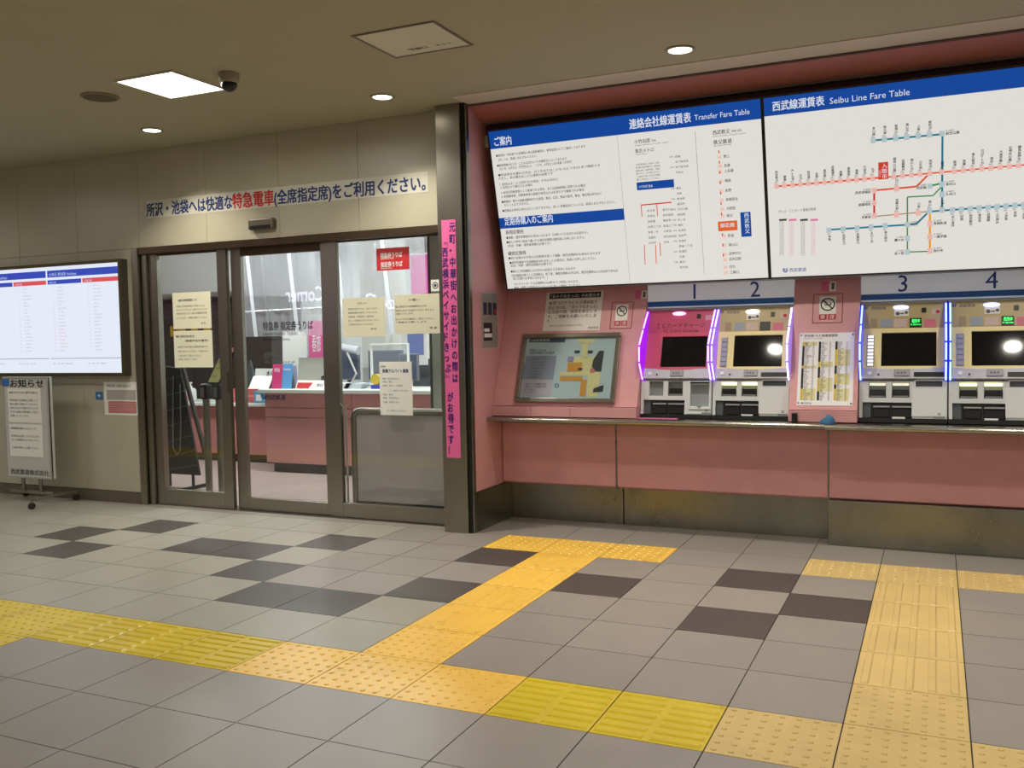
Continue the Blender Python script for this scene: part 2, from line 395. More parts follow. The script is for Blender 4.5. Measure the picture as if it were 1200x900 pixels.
for a, b, cuts in ((XP1, CX[0][0], [-1.13, -.83]), (CX[0][1], CX[1][0], []), (CX[1][1], XE, [])):
    wr(MB().prism([(slopeY(.872), .872), (slopeY(1.72), 1.72), (3.56, 1.72), (3.56, .872)], a+.001, b-.001), 'sloped_panel', PINK, bevel=.002)
    e = [a]+cuts+[b]
    for q in range(len(e)-1): wr(MB().box(e[q]+.0015, e[q+1]-.0015, slopeY(.80), 3.4, .80, .869), 'access_panel', PINK, bevel=.001)
xq = [XP1, -.553, .866, 2.30, 3.3, XE]
for q in range(5):      # pink panels below the shelf, with dark joint strips
    a, b = xq[q], xq[q+1]
    wr(MB().prism([(3.24, .30), (3.24, .765), (3.40, .765), (3.40, .285), (3.265, .285)], a+.006, b-.006), 'lower_panel', PINK_D, bevel=.004)
    if q: wr(MB().box(a-.007, a+.007, 3.243, 3.40, .285, .765), 'joint_strip', STEEL_D)
wr(MB().box(XP1, XE, 3.4, 3.56, 0, .795), 'plinth_core', DARK)
for a, b, y, z in ((XP1+.004, -.556, 3.392, .27), (-.549, .862, 3.392, .272), (.866, 2.60, 3.212, .288), (2.605, XE, 3.212, .288)):
    wr(MB().box(a, b, y, 3.41, 0, z), 'skirting_panel', STEEL_D, bevel=.003)

# stainless shelf under the machines: two lengths meeting with a small step
for a, b, y, z, lab in ((-1.475, .872, 2.985, .795, 'long stainless shelf below the first two ticket machines'), (.876, XE, 2.955, .792, 'stainless shelf below machines three and four, stepped forward')):
    sh = thing('counter_shelf', (a+.5, 3.2, z-.03), lab, 'shelf')
    MB().prism([(y+.012, z-.032), (y+.003, z-.026), (y, z-.016), (y+.003, z-.006), (y+.012, z), (3.15, z), (3.15, z-.032)], a, b).build('shelf_top', STEEL_H, sh, smooth=True)
    MB().box(a+.01, b-.01, 3.12, 3.239, z-.05, z-.032).build('back_rail', STEEL_D, sh)

# ================================================================== DOORS
W = wallplane(YD)
d1 = thing('door_1', (-3.1, 2.93, 0), 'steel framed glass sliding door front of the ticket office', None, kind='structure')
fr = MB(); fr.box(-4.665, -4.60, YD-.02, 3.05, 0, 2.17).box(-4.59, -4.535, YD+.01, 3.05, 0, 2.17)
fr.box(-4.60, -4.59, YD+.03, 3.05, 0, 2.17)
fr.build('door_jamb', STEEL, d1, bevel=.003)
MB().box(-4.60, XP0, YD-.012, 3.05, 2.115, 2.172).build('door_head', STEEL_B, d1, bevel=.003)
MB().box(-4.60, XP0, 2.90, 3.05, -.002, .006).build('door_track', STEEL_D, d1)
def leaf(x0, x1, y, sl, sr, zb, zt, ztop, name='door_leaf', m=STEEL, glass=True):
    l = MB().box(x0, x0+sl, y, y+.04, .008, ztop).box(x1-sr, x1, y, y+.04, .008, ztop).box(x0+sl, x1-sr, y, y+.04, .008, zb).build(name, m, d1, bevel=.003)
    MB().box(x0+sl, x1-sr, y+.002, y+.04, zt, ztop).build('top_rail', STEEL_B, l, bevel=.002)
    MB().box(x0+sl-.005, x1-sr+.005, y+.016, y+.024, zb-.005, zt+.005).build('glass_pane', GLASS, l)
    return l
l1 = leaf(-4.53, -3.705, 2.905, .085, .095, .14, 2.10, 2.118)
l2 = leaf(-3.69, -2.74, 2.945, .10, .07, .105, 2.055, 2.118)
l3 = leaf(-2.735, XP0, 2.925, .085, .02, .12, 2.105, 2.118, 'fixed_window')
MB().box(-3.725, -3.712, 2.898, 2.906, .96, 1.13).build('pull_handle', flat('handle_grey', (120, 118, 110), .3, metal=1), l1, bevel=.002)
MB().disc(Plane((0, 2.922, 0), (1, 0, 0), (0, 0, 1)), -2.655, .86, .028, 0, .012, 20).build('lock_disc', flat('lock_steel', (150, 146, 134), .3, metal=1), l3)
# guard rail with frosted panel behind the fixed pane
g = thing('guard_rail', (-2.2, 3.03, 0), 'rounded steel guard rail with frosted panel behind the fixed window', 'rail')
pts = [(-2.60, .0), (-2.60, .76)] + [(-2.54-.06*math.cos(a), .76+.06*math.sin(a)) for a in [math.pi/2*k/6 for k in range(1, 7)]] + [(XP0+.005, .82)]
MB().tube([(x, 3.03, z) for x, z in pts], .027, 12).build('rail_tube', STEEL, g, smooth=True)
MB().box(-2.575, XP0+.005, 3.024, 3.034, .125, .80).build('frosted_panel', flat('frosted_film', (186, 172, 172), .5, var=.03), g)
MB().box(-2.575, XP0+.005, 3.01, 3.05, 0, .125).build('bottom_rail', STEEL_D, g)
MB().box(-2.665, -2.65, 3.0, 3.01, .0, .86).build('strip_bracket', flat('pale_strip', (190, 186, 176), .4), g)

# door sensor
p = W.px(310, 263); s_ = thing('door_sensor', (p[0], YD, p[1]-.04), 'grey bronze motion sensor box above the sliding door', 'sensor')
MB().box(p[0]-.12, p[0]+.12, YD-.055, YD, p[1]-.042, p[1]+.042).build('housing', flat('sensor_bronze', (96, 88, 74), .4), s_, bevel=.012)
MB().box(p[0]-.10, p[0]+.10, YD-.0575, YD-.05, p[1]-.036, p[1]-.012).build('lens', BLACK, s_)

# ================================================================== CEILING FITTINGS
def glow(t, size, shape, energy, col, spread, dz):
    ld = bpy.data.lights.new('glow', 'AREA'); ld.shape = shape; ld.size = size; ld.energy = energy; ld.color = col; ld.spread = math.radians(spread)
    lo = bpy.data.objects.new('glow', ld); COL.objects.link(lo); lo.parent = t; lo.location = (0, 0, dz)
def panel_light(x, y, s, label, e=None):
    t = thing('ceiling_panel_light', (x, y, ZC), label, 'light', 'square ceiling panel lights')
    b = MB(); pl = Plane((x, y, ZC), (1, 0, 0), (0, -1, 0))
    b.frame(pl, -s/2-.012, s/2+.012, -s/2-.012, s/2+.012, .012, 0, .012); b.build('frame', flat('light_frame', (200, 196, 184), .5), t)
    MB().box(x-s/2, x+s/2, y-s/2, y+s/2, ZC-.009, ZC-.003).build('diffuser', mat('panel_diffuser', (.9, .9, .88), .5, emit=PANEL_E, ecol=(1, .965, .885)), t)
    glow(t, s, 'SQUARE', PANEL_W, (1, .965, .885), 170, -.012)
panel_light(-2.82, 1.48, .44, 'bright square panel light in the ceiling beside the dome camera')
added_panels = [(x, y) for x in (-9.6, -6.2, -2.8, .6, 3.2) for y in (-1.9, -4.9, -7.9) if x > -4 or y > -4] + [(-6.9, 1.0), (-9.6, 1.0)]  # panels out of view, added to light the concourse
POSX = {-9.6: 'leftmost', -6.9: 'nearest the wall display', -6.2: 'second from left', -2.8: 'middle one', .6: 'second from right', 3.2: 'rightmost'}; POSY = {1.0: 'front', -1.9: 'near', -4.9: 'central', -7.9: 'far'}
for x, y in added_panels: panel_light(x, y, .44, f'added out-of-view square panel light to brighten the room, {POSX[x]} in the {POSY[y]} row')
def downlight(x, y, r, label, e):
    t = thing('downlight', (x, y, ZC), label, 'light', 'round recessed downlights')
    MB().lathe((x, y, ZC), [(r*1.28, 0), (r*1.28, -.006), (r*1.1, -.010), (r*1.0, -.006), (r*1.0, 0)], 32).build('trim_ring', flat('downlight_ring', (150, 142, 120), .4), t, smooth=True)
    MB().lathe((x, y, ZC), [(r, -.002), (r, -.005), (r*.6, -.007)], 32).build('lens', mat('downlight_lens', (.9, .85, .75), .5, emit=DOWN_E*e, ecol=(1, .93, .8)), t, smooth=True)
    glow(t, r*1.8, 'DISK', DOWN_W, (1, .93, .8), 110, -.012)
downlight(-3.864, 2.34, .062, 'leftmost round downlight, nearest the wall display screen', 1)
downlight(-1.845, 2.357, .062, 'round downlight just in front of the steel pilaster', 1)
downlight(.168, 2.30, .066, 'round downlight above the left fare board', 1)
downlight(2.19, 2.30, .066, 'round downlight above the right fare board', 1)
downlight(.12, 1.2, .064, 'large round downlight mirrored in the screen of machine two', 1)
downlight(2.08, 1.2, .064, 'large round downlight mirrored in the screen of machine four', 1)
# speaker
t = thing('ceiling_speaker', (-3.43, 1.48, ZC), 'round brown ceiling speaker grille beside the panel light', 'speaker')
MB().lathe((-3.43, 1.48, ZC), [(.118, 0), (.118, -.006), (.105, -.012), (.100, -.008), (.100, 0)], 36).build('rim', flat('speaker_rim', (128, 116, 90), .6), t, smooth=True)
MB().lathe((-3.43, 1.48, ZC), [(.1, -.002), (.1, -.008), (.05, -.0095)], 36).build('grille', flat('speaker_grille', (96, 84, 64), .8, bump=.3, bscale=500), t)
# dome camera
t = thing('dome_camera', (-2.356, 1.47, ZC), 'grey dome security camera with dark bubble beside the panel light', 'camera')
MB().lathe((-2.356, 1.47, ZC), [(.062, 0), (.062, -.03), (.055, -.052), (.048, -.058)], 28).build('housing', flat('camera_grey', (150, 142, 122), .5), t, smooth=True)
MB().lathe((-2.356, 1.47, ZC), [(.047, -.056)]+[(.047*math.cos(a), -.062-.047*math.sin(a)) for a in [math.pi/2*k/7 for k in range(1, 8)]], 28).build('bubble', flat('smoked_bubble', (12, 12, 14), .06), t, smooth=True)
# hatch
t = thing('ceiling_hatch', (-1.07, 1.45, ZC), 'square ceiling access hatch with a small printed notice', 'hatch')
hp = Plane((-1.07, 1.45, ZC), (1, 0, 0), (0, 1, 0)); hp = Plane((-1.07, 1.45, ZC), (1, 0, 0), (0, -1, 0))
MB().frame(hp, -.25, .25, -.22, .22, .014, 0, .006).build('hatch_frame', flat('hatch_frame', (118, 106, 98), .5), t)
MB().slab(hp, -.236, .236, -.206, .206, 0, .003).build('hatch_door', flat('hatch_door', (212, 212, 192), .7), t)
def zpx(x, y): q = onZ(x, y, ZC-.003); return q.x+1.07, 1.45-q.y
u, v = zpx(478, 56); lt = MB(); tp = Plane((-1.07, 1.45, ZC-.0031), (1, 0, 0), (0, 1, 0))
q = onZ(477, 57, ZC); lt.text(tp, '点検口', q.x+1.07, q.y-1.45, .042, .03, d=-.0004); lt.text(tp, 'ダクト', q.x+1.07+.17, q.y-1.45, .036, .02, d=-.0004)
lt.build('lettering', INK, t)

# ================================================================== SIGNS ON THE DOOR WALL
SW = wallplane(YD)
t = thing('door_slogan', (-3.1, YD, 2.45), 'long blue and red lettering strip on white film above the doors', 'sign')
a, b = SW.px(172, 252), SW.px(499, 226); z0, z1 = 2.42, 2.535
MB().slab(SW, a[0], b[0]+.02, z0-.01, z1+.02, 0, .0015).build('film', flat('sign_film', (206, 204, 190), .5), t)
full = [('所沢・池袋へは快適な', 0), ('特急電車', 1), ('(全席指定席)をご利用ください。', 0)]
px_ = [(172, 272), (273, 321), (322, 499)]
for (body, c), (x0, x1) in zip(full, px_):
    u0, u1 = SW.px(x0, 240)[0], SW.px(x1, 230)[0]
    MB().text(SW, body, u0, z0+.012, .118 if not c else .128, .03, fit=u1-u0, d=.003).build('lettering', INKR if c else INKB, t)

# wall display
TV = 2.80
t = thing('wall_display', (-5.5, YD, 1.1), 'large lit wall display showing a red and blue timetable', 'screen')
X0, X1, Z0, Z1 = -6.52, -4.735, 1.10, 2.085
MB().box(X0, X1, TV+.002, YD, Z0, Z1).build('housing', flat('display_back', (58, 54, 44), .5), t, bevel=.004)
dp = wallplane(TV)
MB().frame(dp, X0, X1, Z0, Z1, .028, -.003, .012).build('bezel', flat('display_bezel', (92, 84, 60), .35, metal=.6), t, bevel=.003)
MB().slab(dp, X0+.028, X1-.028, Z0+.028, Z1-.028, -.002, .001).build('screen', lit('screen_white', (226, 232, 246), 1.0), t)
sc = MB(); SB, SR = lit('screen_blue', (52, 72, 178), 1.0), lit('screen_red', (214, 84, 84), 1.0)
for x0, x1 in ((-40, 63), (66.5, 147)):
    pass
zz = lambda f: Z1-.028-f*(Z1-Z0-.056)
hw = (X1-X0-.056)/2
blu, red, gry = MB(), MB(), MB()
for k in (0, 1):
    xa = X0+.028+hw*k+.01; xb = xa+hw-.02
    blu.slab(dp, xa, xb, zz(.10), zz(.035), .001, .0022); xm = (xa+xb)/2-.01
    blu.slab(dp, xa, xm, zz(.165), zz(.125), .001, .0022); red.slab(dp, xm+.015, xb, zz(.165), zz(.125), .001, .0022)
    gry.slab(dp, xa, xb, zz(.868), zz(.862), .001, .0022)
    for c, x in ((0, xa), (1, xm+.015)):
        rnd = random.Random(k*2+c)
        for row in range(19):
            vz = zz(.20+row*.033); ph = f'{5+row:d}'
            mins = ' '.join(f'{m:02d}' for m in sorted(rnd.sample(range(0, 60), rnd.randint(3, 6))))
            red.text(dp, ph, x+.06, vz, .014, 0, d=.0022); (red if row > 11 and c == 0 else gry).text(dp, mins, x+.12, vz, .013, 0, d=.0022)
        gry.text(dp, '無印：各停　飯能・西武秩父方面' if c == 0 else '無印：各停　所沢・池袋方面', x+.03, zz(.92), .016, 0, d=.0022)
wt = MB()
for k in (0, 1):
    xa = X0+.028+hw*k+.03; wt.text(dp, '平日 時刻表 Weekdays' if k == 0 else '土休日 時刻表 Holidays', xa, zz(.088), .034, .01, d=.003)
    wt.text(dp, '飯能方面', xa, zz(.158), .022, .01, d=.003); wt.text(dp, '池袋方面', xa+hw/2, zz(.158), .022, .01, d=.003)
blu.build('screen_bar_blue', SB, t); red.build('screen_bar_red', SR, t, kind='stuff'); gry.build('screen_print', lit('screen_grey', (150, 140, 156), 1.0), t, kind='stuff')
wt.build('lettering', lit('screen_letter', (190, 200, 240), 1.0), t)

# notice on the wall + blue sticker
def paper(name, pl, x0, y0, x1, y1, lines, label, cat, m=CREAMP, ink=INK, d=.002, group=None, extra=None, base=None):
    (a, b), (c, e) = pl.px(x0, y0), pl.px(x1, y1); u0, u1, v0, v1 = min(a, c), max(a, c), min(b, e), max(b, e)
    t = thing(name, pl.pt((u0+u1)/2, v0, d), label, cat, group)
    MB().slab(pl, u0, u1, v0, v1, 0, d).build('sheet', m, t)
    lt = MB(); W_, H_ = u1-u0, v1-v0
    for fx, fy, fs, body, fw, bold in lines:      # fractions: x, y from top, size of height, width
        lt.text(pl, body, u0+fx*W_, v1-fy*H_, fs*H_, bold, d=d+.0006, fit=fw*W_ if fw else None)
    if lines: lt.build('lettering', ink, t)
    if extra: extra(t, u0, u1, v0, v1)
    return t
def red_half(t, u0, u1, v0, v1):
    w_, h_ = u1-u0, v1-v0
    MB().slab(SW, u0+.12*w_, u1-.05*w_, v0+.06*h_, v0+.42*h_, .002, .003).build('red_table', flat('notice_red', (196, 120, 120), .6), t)
    b = MB()
    for r in range(1, 6): b.slab(SW, u0+.14*w_, u1-.07*w_, v0+(.08+.055*r)*h_, v0+(.088+.055*r)*h_, .003, .0035)
    b.build('table_rule', flat('notice_pale', (224, 190, 186), .6), t)
    MB().slab(SW, u0+.08*w_, u1-.05*w_, v0+.46*h_, v0+.76*h_, .002, .003).build('grey_table', flat('notice_grey', (176, 172, 164), .6), t)
paper('wall_notice', SW, 121.5, 447.5, 162.5, 487, [(.1, .16, .1, '特急列車ご利用のお知らせ', .7, .01)], 'white notice with a pink lower table on cream wall', 'notice', WHITE, extra=red_half)
paper('wall_sticker', SW, 112, 459, 121, 468.5, [(.28, .7, .5, '↑', .4, .02)], 'small blue square sticker beside the wall notice', 'sticker', flat('sticker_blue', (52, 116, 168), .5), INKW)

# pink vertical banner on the pilaster
PP = wallplane(2.74)
t = thing('pilaster_banner', (-1.57, 2.74, .53), 'tall pink banner with purple vertical Japanese lettering on pilaster', 'banner')
bu0, bu1, bv0, bv1 = -1.632, -1.522, .53, 2.182
MB().slab(PP, bu0, bu1, bv0, bv1, 0, .002).build('sheet', flat('banner_pink', (236, 104, 168), .5), t)
lt = MB(); H = bv1-bv0
lt.vtext(PP, '元町・中華街へお出かけの際は', bu1-.024, bv1-.01, .072, H*.68/14, .03, d=.003, sx=.66)
lt.vtext(PP, '『西武横浜ベイサイドきっぷ』', bu0+.026, bv1-.11, .070, H*.62/14, .03, d=.003, sx=.66)
lt.vtext(PP, 'がお得です！', bu0+.042, bv1-H*.72, .072, H*.27/6, .03, d=.003, sx=.66)
lt.build('lettering', flat('banner_ink', (58, 18, 110), .6), t)

# ---- papers taped to the glass (outer faces)
G1, G2, G3 = wallplane(2.9205), wallplane(2.9605), wallplane(2.9405)
paper('door_notice', G1, 202, 343.5, 248, 384.5, [(.16, .24, .07, '駅窓口の営業時間変更について', .5, .02), (.1, .4, .06, '平素より西武鉄道をご利用いただき', .75, 0), (.1, .5, .06, 'ありがとうございます。新型コロナウイルス', .8, 0), (.1, .6, .06, '感染拡大防止のため、窓口の営業時間を変更', .8, 0), (.1, .72, .06, 'しております。ご理解をお願いいたします。', .8, 0), (.74, .88, .06, '駅長', .12, 0)], 'upper cream notice taped to the left door glass', 'notice', GPAPER)
paper('door_notice', G1, 203.5, 388, 250, 430.5, [(.06, .18, .075, '特急券・指定券をお求めのお客さまへ', .5, .02), (.3, .3, .07, '（係員不在の場合）', .6, .02), (.1, .46, .055, '係員が不在の場合は自動券売機でも', .78, 0), (.1, .58, .055, 'お買い求めいただけます。ご不便をおかけ', .8, 0), (.1, .70, .055, 'しますがご了承ください。', .6, 0), (.1, .8, .05, '発売時間　五時半から二十三時まで', .5, 0)], 'lower cream notice taped to the left door glass', 'notice', GPAPER)
def yel(t, u0, u1, v0, v1): pass
paper('ticket_sign', G3, 441, 291.5, 480, 315.5, [(.13, .42, .26, '特急券うりば', .66, .03), (.13, .50, .09, 'Limited Express Tickets', .4, .02), (.13, .83, .26, '指定券うりば', .66, .03), (.13, .93, .09, 'Reserved Tickets', .34, .02)], 'red ticket office sign with white lettering on the window', 'sign', flat('sign_red', (206, 48, 54), .5), INKW)
paper('window_notice', G3, 401, 350, 452, 394, [(.36, .16, .06, 'お知らせ', .22, .01), (.14, .3, .05, '当駅の窓口では、次のとおり', .68, 0), (.14, .4, .05, '乗車券類を発売しております。', .7, 0), (.14, .5, .05, '定期券・特急券・指定券', .6, 0), (.14, .6, .05, '詳しくは係員までおたずねください。', .74, 0), (.14, .7, .05, 'ご利用をお待ちしております。', .6, 0), (.66, .82, .05, '駅長', .14, 0)], 'left of two wide cream notices across the fixed window', 'notice', GPAPER)
paper('window_notice', G3, 462, 346, 517, 390.5, [(.32, .16, .07, 'お願い', .24, .01), (.02, .32, .055, '窓口周辺での混雑緩和のため、', .7, 0), (.02, .42, .055, '間隔をあけてお並びくださいますよう', .84, 0), (.02, .5, .055, 'お願いいたします。', .4, 0), (.02, .64, .055, 'またマスクの着用にご協力ください。', .84, 0), (.02, .72, .055, 'ご理解をお願いします。', .7, 0), (.76, .88, .06, '駅 長', .16, 0)], 'right of two wide cream notices across the fixed window', 'notice', GPAPER)
paper('job_poster', G3, 444.5, 424, 484, 487, [(.05, .1, .03, '西武鉄道', .14, .02), (.1, .2, .075, '駅務アルバイト募集', .8, .03), (.1, .33, .035, '期間　令和三年四月から', .5, 0), (.1, .39, .035, '時間　朝夕', .3, 0), (.1, .46, .035, '勤務　駅ホーム整理', .6, 0), (.25, .55, .03, 'ラッシュ時間帯のお客さま案内', .62, 0), (.1, .63, .035, '時給　規定', .3, 0), (.1, .69, .035, '資格　高校生以上', .5, 0), (.1, .77, .035, '応募　駅窓口まで', .5, 0), (.2, .93, .035, '詳しくは係員におたずねください', .62, .01)], 'cream job recruitment poster hanging low on the fixed window', 'poster', GPAPER_W, INKB)
paper('eye_sticker', G3, 505, 328, 515.5, 341, [], 'small white sticker with a dark round mark at window edge', 'sticker', WHITE, extra=lambda t, u0, u1, v0, v1: (MB().ring(G3, (u0+u1)/2, (v0+v1)/2, .018, .024, .002, .003).build('ring_mark', INK, t), MB().disc(G3, (u0+u1)/2, (v0+v1)/2, .011, .002, .003).build('dot_mark', INKB, t)))
t = thing('door_lettering', (-3.2, 2.9605, 1.4), 'black ticket office lettering on the middle door glass', 'lettering')
lt = MB(); ptext(lt, G2, '特急券 指定券うりば', 308.5, 386.5, 8.5, 367, .02); ptext(lt, G2, 'Limited Express Tickets', 308.5, 393, 4, 348, .01); ptext(lt, G2, 'Reserved Tickets', 308.5, 399.5, 4, 340, .01)
lt.build('lettering', INK, t)
t = thing('service_lettering', (-3.2, 2.9605, 1.2), 'grey advance sale lettering low on the middle door glass', 'lettering')
lt = MB(); ptext(lt, G2, '前売り', 310, 420, 7, 325, .01); ptext(lt, G2, 'Advance', 310, 426, 4, 346, 0); lt.build('lettering', INKG, t)

# notice on the pink side wall (faces +X)
SP = Plane((XP1, 0, 0), (0, 1, 0), (0, 0, 1))
p0, p1 = onX(563.5, 342, XP1), onX(583.5, 408, XP1)
t = thing('side_poster', (XP1, (p0.y+p1.y)/2, p1.z), 'narrow grey poster of card pictures on the pink side wall', 'poster')
u0, u1, v0, v1 = p0.y, p1.y, p1.z, p0.z; w_, h_ = u1-u0, v1-v0
MB().slab(SP, u0, u1, v0, v1, 0, .003).build('sheet', flat('poster_grey', (150, 148, 144), .4), t)
MB().frame(SP, u0, u1, v0, v1, .006, .003, .004).build('border', flat('poster_border', (196, 190, 184), .5), t)
b = MB()
for k in range(3): b.slab(SP, u0+w_*(.1+.3*k), u0+w_*(.32+.3*k), v0+h_*.6, v0+h_*.82, .003, .0045, 0)
b.build('picture', flat('poster_navy', (44, 50, 78), .4), t)
MB().slab(SP, u0+w_*.1, u0+w_*.62, v0+h_*.14, v0+h_*.46, .003, .0045).build('picture', flat('poster_black', (30, 28, 30), .4), t)
MB().slab(SP, u0+w_*.12, u0+w_*.6, v0+h_*.2, v0+h_*.27, .0045, .005).slab(SP, u0+w_*.12, u0+w_*.45, v0+h_*.3, v0+h_*.36, .0045, .005).build('caption_bar', WHITE, t)
MB().slab(SP, u0+w_*.78, u0+w_*.9, v0+h_*.62, v0+h_*.7, .0045, .005).build('red_mark', INKR, t)

# ================================================================== BACKLIT FARE BOARDS
BP = Plane((0, 3.235, 1.71), (1, 0, 0), (0, -.275, 1.10)); BH = math.hypot(.275, 1.10)
LW = lit('board_white', (229, 226, 220), .92); LB = lit('board_blue', (14, 78, 172), .75); LK = flat('board_ink', (30, 30, 32), .6); LT = lit('board_letter', (225, 230, 240), .9)
LG = flat('board_grey', (120, 120, 118), .6); LO = lit('board_orange', (240, 106, 50), .8); LRED = lit('board_red', (222, 66, 40), .8)
def fare_board(x0, x1, label):
    t = thing('fare_board', ((x0+x1)/2, 3.4, 1.71), label, 'sign')
    MB().prism([(3.236, 1.71), (2.962, 2.81), (3.0, 2.822), (3.44, 2.80), (3.44, 1.722), (3.40, 1.71)], x0, x1).build('case', flat('board_case', (150, 148, 144), .5), t)
    MB().frame(BP, x0, x1, 0, BH, .009, -.004, .008).build('board_frame', flat('board_frame', (44, 42, 42), .4), t)
    MB().slab(BP, x0+.009, x1-.009, .009, BH-.009, -.003, .001).build('face', LW, t)
    return t
B0, B1, B2 = -1.372, .508, 2.39
f1 = fare_board(B0, B1, 'left backlit fare board with guidance text and transfer fares')
f2 = fare_board(B1+.002, B2, 'right backlit fare board showing the railway line network map')
hv = BP.px(571, 175.5)[1]
MB().slab(BP, B0+.009, B1-.009, hv, BH-.009, .001, .002).build('header_bar', LB, f1)
MB().slab(BP, B1+.011, B2-.009, BP.px(897, 136.5)[1], BH-.009, .001, .002).build('header_bar', LB, f2)
us = BP.px(725, 200)[0]
pa, pb = BP.px(579, 268), BP.px(733, 253)
va, vb = BP.px(582, 268.5)[1], BP.px(580.5, 256)[1]
MB().slab(BP, B0+.009, us+.012, va, vb, .001, .002).build('section_bar', LB, f1)
MB().slab(BP, us+.011, us+.0125, .009, BH-.009, .001, .0016).slab(BP, BP.px(820, 240)[0], BP.px(820, 240)[0]+.002, .05, hv-.03, .001, .0016).build('divider', flat('board_rule', (176, 174, 170), .6), f1)
ht = MB(); D = .0026
ptext(ht, BP, 'ご案内', 580, 170.5, 9, 600, .018, D); ptext(ht, BP, '定期券購入のご案内', 592, 263.5, 8, 648.5, .018, D)
ptext(ht, BP, '連絡会社線運賃表', 738, 150.5, 10, 810.5, .018, D); ptext(ht, BP, 'Transfer Fare Table', 814, 141, 7, 879, .008, D)
ht.build('lettering_title', LT, f1)
C6 = lambda x, y: (570+x*.2222, 140+y*.2222)
L6 = [(52, 198, 528, '●運賃表・料金表での定期券に係る旅客運賃は、駅係員窓口にてご案内しております'), (66, 219, 270, '詳しくは、係員におたずねください。'), (58, 250, 428, '●乗車券類のおとな・こどもは次のような年齢区分になっております'),
      (72, 267, 455, 'おとな…12才以上（中学生以上）　こども…6才以上12才未満（小学生）'), (64, 300, 605, '●乳幼児をお連れの方は、おとなまたはこども1人につき2人まで無料です'), (66, 318, 355, 'ただし、次の場合はこども運賃が必要です'),
      (72, 349, 380, '1. 幼児2人をこえて同伴される場合、その3人目から'), (75, 366, 245, '2. 幼児だけで旅行される場合'), (78, 393, 527, '3. 幼児が団体旅客として乗車される場合、または団体旅客に同伴される場合'), (80, 414, 520, '4. 定期乗車券、回数乗車券の旅客が幼児または乳児だけで乗車される場合'),
      (82, 441, 612, '●駅構内・駅その他鉄道敷地内では演説、集会、広告、物品の販売、募金、署名等は許可なく'), (96, 458, 228, '行うことはできません。'), (86, 488, 685, '●危険品を車内に持ち込むことはできません。詳しい危険品目については、係員におたずねください。'),
      (106, 630, 537, '●通勤・通学定期券がお求めになれます（お使いになる日の14日前から）'), (108, 654, 523, '●新しい学年で初めて購入する通学定期券は駅係員にお申し出ください。'), (114, 673, 340, '（氏名・年齢・通学証明書が必要です）'),
      (118, 738, 605, '●同じ区間のお手持ちの定期券を使って通勤・通学定期券がお求めになれます'), (124, 762, 583, '●通学定期券で有効期間が4月1日をこえる場合は、係員にお申し出ください。'), (127, 778, 348, '（氏名・年齢・通学証明書が必要です）'),
      (130, 808, 472, '●新たに有効期間となる日の14日前からお求めになれます'), (134, 830, 697, '（有効期間が終了した定期券は、終了後、通勤定期券は7日以内、通学定期券は3ヵ月以内であれば'), (142, 846, 325, '同じ区間でお求めになれます。）'), (146, 874, 490, 'クレジットカードは定期券のみ24時までご利用になれます。'), (148, 894, 497, '乗車・清算とも係員がドットレースに従って操作してください')]
bt = MB()
for x, y, x2, s in L6: ptext(bt, BP, s, *C6(x, y), 2.7, C6(x2, 0)[0], .013, .0016)
ptext(bt, BP, '新規定期券', *C6(104, 605), 4, C6(198, 0)[0], .015, .0016); ptext(bt, BP, '継続定期券', *C6(116, 716), 4, C6(211, 0)[0], .015, .0016)
C7 = lambda x, y: (730+x*.2332, 120+y*.2332)
for s, x, y, x2, h, bd in (('小竹向原', 58, 208, 138, 4.4, .012), ('経由', 144, 197, 166, 2.4, .01), ('東京メトロ', 62, 254, 156, 4.2, .012), ('西武秩父', 452, 162, 538, 4.6, .015), ('経由', 546, 149, 595, 2.4, .01), ('秩父鉄道', 456, 211, 548, 4.6, .015)):
    ptext(bt, BP, s, *C7(x, y), h, C7(x2, 0)[0], bd, .0016)
for s, x, y, x2 in (('Kotake-mukaihara Transfer Station', 60, 220, 230), ('Tokyo Metro', 62, 266, 124), ('Seibu-Chichibu Transfer Station', 454, 174, 620), ('Chichibu Railway', 456, 222, 546)): ptext(bt, BP, s, *C7(x, y), 1.6, C7(x2, 0)[0], 0, .0016)
for k, s in enumerate(['小竹向原を経由して東京メトロ線へ', '乗り継ぐ場合の運賃です。有楽町線', '副都心線をご利用の場合、右図の', '駅までのきっぷがお求めになれます', 'この図以外の駅へは改札内の精算', '機でお支払いください。']): ptext(bt, BP, s, *C7(64+k*1.2, 318+k*15), 2.0, C7(188, 0)[0], 0, .0016)
ch = ['野上', '長瀞', '上長瀞', '親鼻', '皆野', '和銅黒谷', '大野原', '秩父', None, '影森', '浦山口', '武州中川', '武州日野', '白久', '三峰口']
cy = [278, 324, 352, 400, 449, 495, 540, 576, 0, 676, 722, 766, 794, 832, 860]
oc = MB(); red = MB()
for s, y in zip(ch, cy):
    if s: x = 500+(y-270)*.055; ptext(bt, BP, s, *C7(x+6, y), 3.2, C7(x+6+20*len(s)*.75, 0)[0], .012, .0016); a = C7(x-26, y-2); pslab(oc, BP, a[0], a[1]-2.2, a[0]+5, a[1]+1.4, .001, .0015)
pal = lit('board_pale_orange', (246, 206, 190), .85)
for k in range(11): a = C7(482+k*2.2, 250+k*52); pslab(red, BP, a[0]-.6, a[1]-2, a[0]+.9, a[1]+1.2, .0015, .002)
a, b = BP.px(*C7(480, 648)), BP.px(*C7(574, 594)); MB().slab(BP, a[0], b[0], a[1], b[1]+.002, .001, .002).build('station_box', LO, f1)
a, b = BP.px(*C7(596, 676)), BP.px(*C7(641, 549)); MB().slab(BP, a[0], b[0], a[1], b[1], .001, .002).build('station_box', LB, f1)
